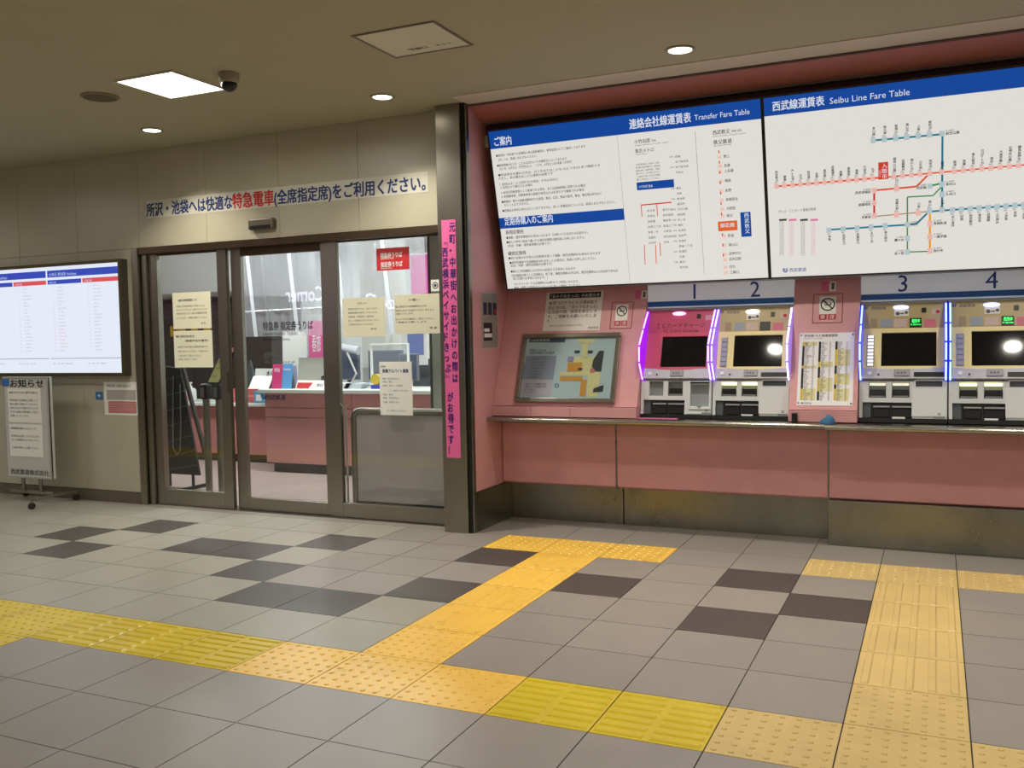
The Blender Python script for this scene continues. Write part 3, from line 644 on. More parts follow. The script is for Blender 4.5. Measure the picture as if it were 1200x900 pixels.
a, b = BP.px(*C7(72, 445)), BP.px(*C7(256, 395)); MB().slab(BP, a[0], b[0], a[1]+.004, b[1]+.012, .001, .002).build('station_box', LB, f1)
sb = MB(); ptext(sb, BP, '御花畑', *C7(490, 628), 4.4, C7(560, 0)[0], .015, .0026); ptext(sb, BP, '小竹向原 経由', *C7(80, 430), 2.6, C7(150, 0)[0], .01, .0026)
uu, vv = BP.px(*C7(622, 553)); sb.vtext(BP, '西武秩父', uu, vv, .032, .034, .015, .0026); sb.build('lettering_box', LT, f1)
# metro stations: three columns
for xs_, names in ((262, '成増 地下鉄成増 地下鉄赤塚 平和台 氷川台 千川 要町 池袋 東池袋 護国寺 江戸川橋 飯田橋 市ヶ谷 麹町 永田町 桜田門 有楽町 銀座一丁目 新富町 月島 豊洲 新木場'), (188, '雑司が谷 西早稲田 東新宿 新宿三丁目 北参道 明治神宮前 渋谷'), (110, '新大塚 茗荷谷 後楽園 本郷三丁目 御茶ノ水 淡路町 大手町')):
    nn = names.split(); y0 = 278 if xs_ == 262 else (545 if xs_ == 188 else 550); st = (860-278)/len(nn) if xs_ == 262 else 27
    for k, s in enumerate(nn):
        y = y0+k*st
        if xs_ == 262 and 375 < y < 430: continue
        x = xs_+(y-278)*.045; ptext(bt, BP, s, *C7(x, y), 2.4, C7(x+13*len(s), 0)[0], .01, .0016)
        if k % 2 == 0 and xs_ == 262: ptext(bt, BP, '290', *C7(x-28, y), 1.8, C7(x-8, 0)[0], 0, .0016)
rl = MB()
def seg(mb, pl, p, q, w, d0, d1):
    a, b = Vector(pl.px(*p)), Vector(pl.px(*q)); t = (b-a).normalized(); n = Vector((-t.y, t.x))*w/2
    mb.poly(pl, [tuple(a-n), tuple(b-n), tuple(b+n), tuple(a+n)], d0, d1)
seg(rl, BP, C7(90, 516), C7(244, 502), .008, .001, .0018)
for p, q in (((92, 520), (96, 575)), ((170, 510), (174, 570)), ((186, 705), (190, 770)), ((164, 715), (168, 810)), ((108, 715), (112, 815))): seg(rl, BP, C7(*p), C7(*q), .005, .001, .0018)
rl.build('route_line', LRED, f1)
red.build('fare_arrow', LRED, f1, kind='stuff'); oc.build('fare_mark', pal, f1, kind='stuff'); bt.build('lettering_text', LK, f1)

# right board
C1 = lambda x, y: (880+x*.2778, 80+y*.2778)
ht = MB(); ptext(ht, BP, '西武線運賃表', *C1(92, 178), 9.6, C1(310, 0)[0], .018, D); ptext(ht, BP, 'Seibu Line Fare Table', *C1(333, 151), 8, C1(670, 0)[0], .006, D); ht.build('lettering_title', LT, f2)
teal = lit('route_teal', (30, 128, 150), .8); grn = lit('route_green', (64, 150, 84), .8); org = lit('route_orange', (244, 160, 50), .85); pkr = lit('station_pink', (244, 190, 180), .85); gst = lit('station_grey', (186, 204, 208), .85); tan = lit('route_tan', (178, 150, 110), .8); sal = lit('route_salmon', (234, 92, 60), .8)
M = {k: MB() for k in ('teal', 'green', 'orange', 'red', 'tan', 'dred', 'pink', 'grey')}
tx = MB(); fare = MB()
def R(key, *pts, w=.011):
    for p, q in zip(pts, pts[1:]): seg(M[key], BP, C1(*p), C1(*q), w, .001, .0016)
def stn(key, x, y, name, side, s=1.0, code='390'):
    u, v = BP.px(*C1(x, y)); h = .013*s; M[key].slab(BP, u-h, u+h, v-h*1.15, v+h*1.15, .0016, .0022)
    n = len(name)
    if side == 'up': tx.vtext(BP, name, u+.004, v+.03+.0165*n, .0175, .0168, .02, .0018); fare.text(BP, code, u-.011, v+.018, .012, .014, d=.0018)
    if side == 'down': tx.vtext(BP, name, u+.004, v-.032, .0175, .0168, .02, .0018); fare.text(BP, code, u-.011, v-.028, .012, .014, d=.0018)
    if side == 'left': tx.text(BP, name, u-.02, v-.012, .018, .02, align='R', d=.0018); fare.text(BP, 'SI 390円', u-.02, v+.006, .012, .014, align='R', d=.0018)
    if side == 'right': tx.text(BP, name, u+.02, v-.008, .018, .02, d=.0018); fare.text(BP, 'SS 390円', u+.02, v+.010, .012, .014, d=.0018)
# Ikebukuro line
R('red', (100, 499), (540, 462)); R('red', (575, 459), (1240, 400), w=.009)
for k, s in enumerate('西武秩父 横瀬 芦ヶ久保 正丸 西吾野 吾野 東吾野 武蔵横手 高麗 東飯能 飯能 元加治 仏子'.split()): stn('pink', 108+k*33.7, 498-k*2.8, s, 'up')
for k, s in enumerate('稲荷山公園 武蔵藤沢 狭山ヶ丘 小手指 西所沢 所沢'.split()): x = (604, 640, 677, 713, 755, 805)[k]; stn('pink', x, 457-(x-604)*.094, s, 'up')
for k, s in enumerate('秋津 清瀬 東久留米 ひばりヶ丘 保谷 大泉学園 石神井公園 練馬高野台 富士見台 中村橋 練馬 桜台 江古田 東長崎 椎名町 池袋'.split()): stn('pink', 857+k*38.8, 435-k*3.5, s, 'up')
# Shinjuku line
R('teal', (510, 305), (808, 278), (806, 600)); R('teal', (806, 600), (1240, 570)); R('teal', (330, 681), (660, 660), (700, 655), (750, 605), (806, 600))
for k, s in enumerate('本川越 南大塚 新狭山 狭山市 入曽 新所沢'.split()): x = (516, 563, 611, 657, 706, 753)[k]; stn('grey', x, 305-(x-516)*.104, s, 'up', 1.1)
stn('grey', 806, 276, '航空公園', 'right', 1.1)
for x, y, s, sd in ((806, 490, '東村山', 'right'), (806, 532, '久米川', 'right'), (806, 598, '小平', 'up'), (753, 602, '萩山', 'up')): stn('grey', x, y, s, sd, 1.1)
for k, s in enumerate('花小金井 田無 西武柳沢 東伏見 武蔵関 上石神井 上井草 井荻 下井草 鷺ノ宮 都立家政 野方 沼袋 新井薬師前'.split()): stn('grey', 850+k*37.6, 598-k*2.8, s, 'down', 1.1)
for k, s in enumerate('拝島 西武立川 武蔵砂川 玉川上水 東大和市'.split()): x = (329, 389, 448, 507, 566)[k]; stn('grey', x, 683-(x-329)*.08, s, 'down', 1.1)
# green, orange, red and tan branches
R('green', (806, 485), (760, 495)); R('green', (806, 498), (768, 537), (660, 543), (660, 775), (755, 772), w=.008)
for x, y, s, sd in ((660, 660, '小川', 'right'), (660, 718, '鷹の台', 'left'), (660, 775, '恋ヶ窪', 'left')): stn('grey', x, y, s, sd, 1.1)
R('orange', (755, 605), (755, 772)); 
for x, y, s in ((755, 655, '青梅街道'), (755, 711, '一橋学園'), (755, 770, '国分寺')): stn('pink', x, y, s, 'right', 1.1)
R('red', (745, 452), (698, 499), (520, 515)); stn('pink', 614, 508, '下山口', 'up', 1.1); stn('pink', 520, 516, '西武球場前', 'left', 1.1)
R('dred', (520, 520), (520, 625)); stn('pink', 520, 568, '遊園地西', 'left', 1.0); stn('pink', 520, 622, '多摩湖', 'left', 1.1)
R('tan', (520, 625), (750, 604), w=.007); stn('pink', 614, 618, '武蔵大和', 'up', 1.1); stn('pink', 706, 610, '八坂', 'up', 1.1); stn('grey', 755, 497, '西武園', 'left', 1.0)
for key, m in (('teal', teal), ('green', grn), ('orange', org), ('red', sal), ('tan', tan), ('dred', lit('route_red', (204, 52, 52), .8))): M[key].build('route_line', m, f2)
M['pink'].build('station_mark', pkr, f2, kind='stuff'); M['grey'].build('station_mark', gst, f2, kind='stuff')
a, b = BP.px(*C1(538, 470)), BP.px(*C1(579, 394)); MB().slab(BP, a[0], b[0], a[1], b[1], .0016, .0026).build('station_box', LRED, f2)
q = MB(); q.vtext(BP, '入間市', (a[0]+b[0])/2+.008, b[1]-.006, .03, .031, .015, .003); q.text(BP, 'Irumashi', a[0]+.012, a[1]+.015, .012, 0, d=.003, rot=math.pi/2); q.build('lettering_box', LT, f2)
ptext(tx, BP, 'きっぷ・ＩＣカード運賃対照表', *C1(118, 610), 3, C1(275, 0)[0], .01, .0018)
g = MB(); 
for k, x in enumerate((135, 176, 224, 267)):
    for r in range(19):
        p = C1(x-14, 652+r*7.6); ptext(fare if k % 2 == 0 else g, BP, f'{150+r*20+k*3}', *p, 1.5, p[0]+5, .0, .0018)
    a, b = BP.px(*C1(x-16, 645)), BP.px(*C1(x+16, 634)); (g if k % 2 else fare).slab(BP, a[0], b[0], min(a[1], b[1]), max(a[1], b[1]), .001, .0016)
g.build('fare_column', lit('fare_pink', (230, 130, 170), .85), f2); fare.build('lettering_fare', LG, f2); 
# company emblem: ring with an inner stroke
def emblem(mb, pl, u, v, r, d):
    mb.ring(pl, u, v, r*.72, r, d, d+.0006, 20, a0=math.radians(110), a1=math.radians(430)); mb.ring(pl, u+.1*r, v-.15*r, r*.25, r*.5, d, d+.0006, 14)
    mb.poly(pl, [(u-.55*r, v-.2*r), (u-.3*r, v-.2*r), (u-.3*r, v+.9*r), (u-.55*r, v+.9*r)], d, d+.0006)
e = MB(); u, v = BP.px(*C1(145, 851)); emblem(e, BP, u, v, .016, .0016); ptext(e, BP, '西武鉄道', *C1(163, 858), 4, C1(234, 0)[0], .012, .0018); e.build('company_mark', lit('mark_blue', (30, 76, 150), .8), f2)
tx.build('lettering_text', LK, f2)

# ================================================================== NUMBER SIGNS
YS = 3.385; NP = wallplane(YS)
for (a, b), nums, lab in ((CX[0], ((1, 814), (2, 885)), 'white number sign panel reading one and two, left pair of machines'), (CX[1], ((3, 1058), (4, 1162)), 'white number sign panel reading three and four beyond the fare list')):
    t = thing('number_sign', ((a+b)/2, 3.45, 1.545), lab, 'sign')
    MB().box(a+.002, b-.002, YS, 3.55, 1.548, 1.708).build('panel', mat('number_panel', srgb(206, 208, 208), .45, emit=.14, ecol=(.9, .95, 1)), t, bevel=.002)  # faint emission put in for light falling from the fare board
    MB().slab(NP, a+.002, b-.002, 1.556, 1.592, 0, .0025).build('blue_band', flat('band_blue', (30, 92, 158), .4), t)
    for n, x in nums:
        u, _ = NP.px(x, 345); MB().text(NP, str(n), u, 1.603, .148, 0, align='C', d=.002).build('numeral', flat('numeral_blue', (38, 66, 140), .5), t)

# ================================================================== TICKET MACHINES
FV = Vector((0, .175, .475)); GV = Vector((0, .04, .255)); FL = FV.length
def planes(x0): return Plane((x0, 3.205, 1.055), (1, 0, 0), FV), Plane((x0, 3.165, .797), (1, 0, 0), GV)
F3, G3_ = planes(1.05)
def machine(x0, w, n, label, pink=False, lit_btn=False, green=False, lamps=True, slotlit=False, fin=('b', 'b')):
    F, G = planes(x0); t = thing('ticket_machine', (x0+w/2, 3.35, .797), label, 'ticket machine', 'ticket machines along the pink wall')
    x1 = x0+w
    MB().prism([(3.205, .797), (3.235, 1.04), (3.235, 1.055), (3.41, 1.53), (3.41, 1.541), (3.553, 1.541), (3.553, .797)], x0+.003, x1-.003).build('body', GREYW, t)
    def fs(px0, py0, px1, py1, d0, d1, m, name, P3=F3, P=F, par=None, bevel=0, mb=None):
        (a, b), (c, e) = P3.px(px0, py0), P3.px(px1, py1); k = MB() if mb is None else mb
        k.slab(P, min(a, c), max(a, c), min(b, e), max(b, e), d0, d1)
        return k if mb is not None else k.build(name, m, par or t, bevel=bevel)
    upc = flat('machine_pink', (200, 82, 116), .4) if pink else flat('machine_tan', (192, 174, 126), .42)
    scc = flat('machine_pink2', (212, 88, 116), .4) if pink else flat('machine_cream', (244, 230, 164), .42)
    vb, vs_, vt = F3.px(1060, 433)[1], F3.px(1060, 385)[1], FL
    MB().slab(F, .004, w-.004, vs_, vt, -.03, .004).build('upper_panel', upc, t, bevel=.002)
    sp = MB(); sa, sb_ = F3.px(1032.5, 429.5), F3.px(1097.5, 389.5)
    holed(sp, F, .004, w-.004, vb, vs_-.001, [(sa[0], sb_[0], sa[1], sb_[1])], -.03, .010); sp = sp.build('screen_panel', scc, t, bevel=.001)
    MB().slab(F, sa[0]-.002, sb_[0]+.002, sa[1]-.002, sb_[1]+.002, -.03, -.002).build('screen', flat('screen_black', (16, 17, 20), .055), sp)
    # top row
    top = [c for c in t.children if c.name.startswith('upper_panel')][0]
    lampc = {'m': (1, .35, 1), 'b': (.35, .42, 1), 'w': (.92, .9, 1)}
    lk = 'm' if pink else ('b' if n >= 3 else 'w')
    MB().poly(F, [(w*.47+.045*math.cos(a), FL-.03+.012*math.sin(a)) for a in [2*math.pi*k/16 for k in range(16)]], .004, .012).build('call_lamp', mat('call_lamp_'+lk, (.8, .8, .8), .3, emit=3.2, ecol=lampc[lk]), top)
    if not pink:
        k = MB(); u, v = F3.px(1015, 361); emblem(k, F, u, v, .012, .004); u, v = F3.px(1021, 363); k.text(F, '西武鉄道', u, v, .022, .012, d=.0046); k.build('company_mark', flat('mark_navy', (60, 76, 120), .5), top)
        k = MB(); fs(1048, 371, 1065, 362, .004, .006, WHITE, 'pictogram', par=top)
        u, v = F3.px(1052, 368); k.disc(F, u, v, .012, .006, .007).disc(F, u+.05, v+.006, .010, .006, .007); u2, v2 = F3.px(1057, 365); k.slab(F, u2-.01, u2+.012, v2-.02, v2-.012, .006, .007); k.build('pictogram_mark', INKG, top)
        fs(1092, 369, 1102, 362, .004, .006, flat('tag_pale', (206, 188, 176), .5), 'sticker', par=top)
        u, v = F3.px(1099, 365.5); MB().disc(F, u, v, .012, .006, .007).build('sticker_mark', INKR, top)
        for a, b, c in ((1020, 1028, (166, 146, 110)), (1032, 1046, (156, 166, 176)), (1048, 1063, (206, 184, 176)), (1083, 1097, (214, 116, 130))): fs(a, 384, b, 374, .004, .006, flat('sticker_%d' % a, c, .5), 'sticker', par=top)
        k = fs(1066, 384, 1080, 373, .004, .008, BLACK, 'status_display', par=top)
        if green:
            gm_ = mat('status_green', (.05, .8, .2), .4, emit=2.4, ecol=(.03, .9, .12))
            u, v = F3.px(1068.5, 378.6); u2 = F3.px(1078, 378)[0]; MB().text(F, '発売中', u, v, .027, .014, fit=u2-u, d=.009).build('status_light', gm_, top, kind='stuff')
            u, v = F3.px(1067.5, 381.8); u2 = F3.px(1079, 381)[0]; MB().text(F, 'In Service', u, v, .017, .0, fit=u2-u, d=.009).build('status_light', gm_, top, kind='stuff')
    else:
        k = MB(); u, v = F3.px(1024, 381.5); u2 = F3.px(1092, 381.5)[0]
        k.text(F, 'ＩＣカードチャージ', u, v+.012, .044, .004, fit=u2-u, d=.005); k.text(F, 'IC Card Charge', u+.05, v-.018, .028, .0, fit=(u2-u)*.72, d=.005); k.build('lettering', flat('ink_maroon', (92, 20, 40), .5), top)
        fs(1092, 369, 1106, 362, .004, .006, flat('tag_pinkpale', (214, 150, 170), .5), 'sticker', par=top)
        fs(1103, 398, 1109, 391, .010, .012, flat('tag_pinkpale', (214, 150, 170), .5), 'sticker', par=sp)
    fs(1080, 366.5, 1085.5, 361, .004, .008, BLACK, 'card_sensor', par=top)
    # side buttons
    if not pink:
        (a, b), (c, e) = F3.px(1015.5, 430), F3.px(1025, 393.5)
        plate = MB().slab(F, a, c, b, e, .010, .013).build('button_plate', flat('button_plate', (170, 160, 130) if lit_btn else (150, 150, 158), .5), sp)
        bm_ = mat('button_lit', (.9, .88, .8), .4, emit=.9, ecol=(1, .97, .9)) if lit_btn else flat('button_off', (166, 168, 178), .5)
        for q in range(9 if lit_btn else 6):
            hh = (e-b)/(9 if lit_btn else 6); MB().slab(F, a+.005, c-.005, b+hh*q+hh*.18, b+hh*(q+1)-hh*.18, .013, .016).build('button', bm_, sp)
    # control strip
    cs = MB(); (a, b), (c, e) = F3.px(1007, 444.5), F3.px(1110, 433.5)
    us_ = [w*q/8 for q in range(9)]; pr = [(0.004, b)]+[(w-.004, b)]+[(min(max(u, .004), w-.004), e+.006*math.cos((u/w-.5)*2*math.pi)*-1+.004) for u in us_[::-1]]
    cs = MB().poly(F, pr, -.03, .020).build('control_strip', flat('strip_grey', (198, 198, 208), .4), t, bevel=.002)
    u, v = F3.px(1019.5, 438.5); MB().disc(F, u, v, .013, .02, .026).build('push_button', mat('push_white', (.9, .9, .9), .4, emit=.4 if n > 1 else .0, ecol=(.9, .9, 1)), cs)
    u, v = F3.px(1029.5, 440); MB().disc(F, u, v, .006, .02, .024, 12).build('jack', BLACK, cs)
    k = fs(1048, 442, 1066.5, 434, .02, .028, flat('reader_grey', (160, 160, 170), .4), 'reader', par=cs, bevel=.003)
    kk = MB()
    for q in range(3): u, v = F3.px(1053+q*3.8, 438.3); kk.slab(F, u-.005, u+.005, v-.005, v+.005, .028, .029)
    kk.build('reader_mark', INKG, cs)
    if not pink: fs(1071, 442.6, 1106, 437.3, .02, .023, BLACK, 'note_slot', par=cs)
    # lower front: a frame with real openings
    def q3(px0, py0, px1, py1): (a, b), (c, e) = G3_.px(px0, py0), G3_.px(px1, py1); return min(a, c), max(a, c), min(b, e), max(b, e)
    H1, H2, H3 = q3(1018, 466, 1038.5, 447.5), q3(1045, 466, 1066, 447.5), q3(1010.5, 489.5, 1069, 472)
    H4 = q3(1077, 480, 1104, 451.5) if pink else q3(1073, 453.3, 1104.5, 446.5)
    vb0, vt0 = .035, GV.length-.004
    fm = MB(); holed(fm, G, .004, w-.004, vb0, vt0, [H1, H2, H3, H4], -.035, .004); fm = fm.build('lower_front', GREYW, t, bevel=.001)
    rr = MB().slab(G, H4[0]-.022 if not pink else H4[0]-.02, w-.008, vb0+.004, H4[2]-.008 if not pink else H4[2]-.05, .004, .010).build('lower_door', flat('machine_light', (222, 226, 227), .4), t, bevel=.002)
    if pink:
        hb = MB(); holed(hb, G, H4[0]-.012, H4[1]+.012, H4[2]-.02, H4[3]+.02, [H4], .004, .012); hb.build('tray_surround', flat('machine_light', (222, 226, 227), .4), t, bevel=.003)
        MB().slab(G, H4[0], H4[1], H4[2], H4[3], -.034, -.03).build('tray_back', flat('tray_grey', (150, 156, 160), .4), t)
        MB().slab(G, H4[0], H4[1], H4[3]+.004, H4[3]+.016, .012, .014).build('tray_strip', BLACK, t)
        uc = (H4[0]+H4[1])/2; MB().poly(G, [(uc-.018, H4[2]), (uc, H4[2]-.014), (uc+.018, H4[2])], .004, .013).build('tray_notch', flat('notch_grey', (120, 126, 130), .4), t)
    else:
        MB().slab(G, *H4, -.034, -.012).build('receipt_window', flat('receipt_glass', (96, 100, 106), .15), t)
        MB().frame(G, H4[0]-.005, H4[1]+.005, H4[2]-.005, H4[3]+.005, .005, .004, .009).build('window_frame', flat('machine_light', (222, 226, 227), .4), t)
    # coin and card mouths
    coin = flat('mouth_dark', (16, 16, 16), .3); gm = flat('mouth_grey', (132, 136, 138), .4)
    def mouth(H, hot, name):
        m_ = MB().slab(G, H[0], H[1], H[2], H[3], -.034, -.026).build(name, gm, t)
        if hot: MB().slab(G, H[0]+.006, H[1]-.006, H[2]+(H[3]-H[2])*.16, H[2]+(H[3]-H[2])*.52, -.026, -.004).build('slot', coin, m_, bevel=.002); MB().slab(G, H[0]+.008, H[1]-.008, H[2]+(H[3]-H[2])*.05, H[2]+(H[3]-H[2])*.13, -.026, -.002).build('lip', gm, m_)
        if slotlit or n == 3: MB().slab(G, H[0]+.004, H[1]-.004, H[3]-.022, H[3]-.006, -.02, -.004).build('slot_lamp', mat('slot_lamp_on' if slotlit else 'slot_lamp_dim', (.9, .9, .6), .4, emit=2.2 if slotlit else .55, ecol=(1, .95, .45) if slotlit else (.9, .9, .75)), m_)
    mouth(H1, not pink, 'card_mouth'); mouth(H2, True, 'note_mouth')
    tr = MB().slab(G, *H3, -.034, -.03).build('coin_tray', flat('tray_dark', (46, 48, 50), .4), t)
    hw_ = (H3[1]-H3[0])
    MB().slab(G, H3[0]+.002, H3[0]+hw_*.17, H3[2]+.002, H3[3]-.002, -.03, -.012).build('coin_chute', flat('chute_grey', (84, 90, 94), .4), tr, bevel=.002)
    for a, b in ((.22, .55), (.60, .98)):
        MB().slab(G, H3[0]+hw_*a, H3[0]+hw_*b, H3[2]+.006, H3[3]-.034, -.03, -.016).build('flap', BLACK, tr, bevel=.003)
        MB().slab(G, H3[0]+hw_*a, H3[0]+hw_*b, H3[3]-.03, H3[3]-.020, -.03, -.004).build('flap_bar', flat('bar_grey', (150, 154, 156), .35), tr)
    if n in (3, 4, 2): MB().slab(G, *q3(1045.5, 491, 1060.5, 488.8), .004, .006).build('label_strip', mat('strip_lit', (.9, .9, .9), .4, emit=.5 if n == 3 else 0), t)
    k = MB().slab(G, *q3(1094, 491.3, 1107, 488.3), .010, .013).build('name_plate', flat('plate_grey', (130, 132, 132), .4), t)
    u, v = G3_.px(1100.5, 485.5); MB().ring(G, u, v, .005, .008, .010, .012, 14).build('key_lock', INKG, t)
    MB().slab(G, .006, w-.006, -.001, .027, -.02, .006).build('base_strip', BLACK, t)
    if pink: MB().box(x0-.01, x0+.27, 3.10, 3.158, .7955, .7985).build('pink_edge', flat('edge_pink', (226, 120, 168), .5), t)
    # light fins on both sides
    fc = {'m': ((.7, .2, 1), (.36, .0, .95)), 'v': ((.5, .3, 1), (.32, .12, .85)), 'b': ((.16, .34, 1), (.05, .06, .85)), 'p': ((.85, .78, 1), (.38, .24, .8))}
    for s, key in zip((0, 1), fin):
        xa = x0+.003 if s == 0 else x1-.021; xb = xa+.018; core, side = fc[key]
        prof = [(3.205, 1.05), (3.126, 1.175), (3.131, 1.29), (3.232, 1.40), (3.362, 1.528), (3.39, 1.528), (3.25, 1.05)]
        lens = MB().prism(prof, xa, xb).build('side_lamp', mat('fin_'+key, tuple(c*.5 for c in side), .3, emit=.75, ecol=side), t, bevel=.002)
        path = [Vector((0, y, z)) for y, z in prof[:5]]; xm = (xa+xb)/2
        for a, b in zip(path, path[1:]):
            a_, b_ = a.lerp(b, .06), a.lerp(b, .94); o = Vector((xm, -.004, 0))
            MB().tube([a_+o, b_+o], .0048, 8).build('light_strip', mat('strip_'+key, core, .3, emit=3.2, ecol=tuple(.12+.88*c for c in core)), lens, smooth=True)
    return t
m1 = machine(-.355, .4925, 1, 'pink fronted card charge machine beneath number 1', pink=True, fin=('m', 'v'))
m2 = machine(.1375, .5025, 2, 'cream ticket machine beneath number 2 with yellow lit slots', slotlit=True, fin=('v', 'p'))
m3 = machine(1.05, .505, 3, 'cream ticket machine beneath number 3 with lit white buttons', lit_btn=True, green=True, fin=('b', 'b'))
m4 = machine(1.555, .505, 4, 'cream ticket machine beneath number 4 at the right edge', green=True, slotlit=True, fin=('b', 'b'))

# ================================================================== THINGS ON THE SLOPED PINK WALL
SL = Plane((0, 3.07, .79), (1, 0, 0), (0, .34, .915))
# station map in a steel frame
t = thing('station_map', SL.pt(-.89, .11, 0), 'framed station floor map in a steel case on the sloped pink wall', 'map')
(mu0, mv0), (mu1, mv1) = SL.px(601.5, 472), SL.px(731, 390.5); mu0, mu1 = -1.265, -.512
mb_ = MB().frame(SL, mu0, mu1, mv0, mv1, .034, 0, .028); mb_.build('case_frame', STEEL_H, t, bevel=.005)
MB().slab(SL, mu0+.03, mu1-.03, mv0+.03, mv1-.03, 0, .012).build('map_sheet', flat('map_paper', (186, 204, 216), .4), t)
CM = lambda x, y: (560+x*.2, 330+y*.2)
ML = SL.off(.012)
def mpoly(name, m, pts, d=.002): MB().poly(ML, [ML.px(*CM(x, y)) for x, y in pts], 0, d).build(name, m, t)
mpoly('legend_panel', flat('map_legend', (146, 152, 178), .5), [(250, 572), (285, 435), (462, 435), (440, 575)])
mpoly('legend_panel', flat('map_legend_pale', (196, 186, 206), .5), [(232, 670), (250, 576), (440, 578), (425, 672)])
mpoly('title_bar', flat('map_title', (42, 62, 110), .5), [(302, 356), (308, 334), (514, 334), (510, 356)])
MY, MO, MN = flat('map_cream', (222, 214, 160), .5), flat('map_orange', (212, 150, 54), .5), flat('map_navy', (34, 38, 52), .5)
for pts in ([(585, 358), (585, 336), (682, 336), (680, 362)], [(608, 450), (612, 362), (648, 362), (640, 450)], [(560, 475), (566, 440), (700, 440), (690, 530), (560, 530)], [(480, 552), (484, 530), (720, 530), (716, 552)], [(640, 675), (645, 552), (720, 552), (706, 612), (700, 675)]): mpoly('concourse_area', MY, pts)
for pts in ([(522, 528), (528, 474), (614, 474), (606, 528)], [(480, 582), (482, 557), (614, 557), (612, 582)], [(596, 672), (606, 575), (640, 575), (628, 672)]): mpoly('shop_area', MO, pts, .0026)
for pts in ([(668, 500), (676, 460), (712, 406), (740, 406), (722, 528), (690, 526)], [(674, 650), (678, 626), (738, 606), (732, 645)], [(586, 520), (588, 506), (614, 506), (612, 520)], [(566, 420), (568, 404), (598, 404), (596, 420)], [(644, 420), (646, 404), (674, 404), (672, 420)]): mpoly('track_area', MN, pts, .003)
mpoly('lift_area', flat('map_pink', (206, 120, 130), .5), [(656, 535), (660, 508), (690, 508), (684, 535)], .003)
mpoly('toilet_area', flat('map_violet', (150, 140, 190), .5), [(524, 468), (530, 440), (562, 440), (558, 468)], .003)
k = MB(); ptext(k, ML, '入間市駅 構内案内図', *CM(312, 352), 2.6, CM(420, 0)[0], .01, .003)
k.build('lettering_title', INKW, t); k = MB()
for s, x, y, x2 in (('□ 現在地　You are here', 302, 408, 400), ('西武池袋線 のりば案内', 304, 424, 448)): ptext(k, ML, s, *CM(x, y), 2.4, CM(x2, 0)[0], .012, .001)
for q, s in enumerate(['改札口', 'きっぷうりば', 'エレベーター', 'エスカレーター', 'お手洗い', 'コインロッカー', '公衆電話']): ptext(k, ML, s, *CM(316-q*3, 462+q*17), 1.8, CM(316-q*3+18*len(s)*.7, 0)[0], 0, .003)
for q, s in enumerate(['1番ホーム 飯能方面', '2番ホーム 池袋方面', '北口 南口', 'バスのりば']): ptext(k, ML, s, *CM(276-q*3, 604+q*16), 1.6, CM(400, 0)[0] if q < 2 else CM(330, 0)[0], 0, .003)
u, v = ML.px(*CM(462, 610)); k.ring(ML, u, v, .010, .016, 0, .001); k.build('lettering', INKB, t)
MB().slab(SL, mu0+.03, mu1-.03, mv0+.03, mv1-.03, .0185, .021).build('cover_glass', GLASS, t)

def sl_thing(name, x0, y0, x1, y1, label, cat, m, d=.002):
    (a, b), (c, e) = SL.px(x0, y0), SL.px(x1, y1); u0, u1, v0, v1 = min(a, c), max(a, c), min(b, e), max(b, e)
    t = thing(name, SL.pt((u0+u1)/2, v0, d), label, cat)
    MB().slab(SL, u0, u1, v0, v1, 0, d).build('sheet', m, t); return t, u0, u1, v0, v1
# covid-time sales notice
t, u0, u1, v0, v1 = sl_thing('sales_notice', 641.5, 343, 702.5, 387, 'white sales suspension notice with a black heading above the map', 'notice', flat('notice_white', (236, 232, 226), .6)); w_, h_ = u1-u0, v1-v0
MB().slab(SL, u0+.05*w_, u1-.04*w_, v1-.17*h_, v1-.03*h_, .002, .003).build('heading_bar', INK, t)
MB().text(SL, '「おトクなきっぷ」のお知らせ', u0+.08*w_, v1-.145*h_, .030, .012, fit=.86*w_, d=.0036).build('lettering_title', INKW, t)
k = MB()
for q, s in enumerate(['新型コロナウィルス感染拡大', '防止のため、「おトクなきっぷ」', 'は当面の間、発売を休止しま', 'す。ご理解をお願いいたしま', 'す。']): k.text(SL, s, u0+.06*w_, v1-(.32+q*.115)*h_, .030, .012, fit=(.86 if q < 4 else .06)*w_, d=.0026)
k.text(SL, '※状況により変更となる場合がございます。', u0+.1*w_, v1-.88*h_, .014, 0, d=.0026); k.text(SL, '西武鉄道', u1-.2*w_, v1-.96*h_, .02, .01, d=.0026); k.build('lettering', INK, t)
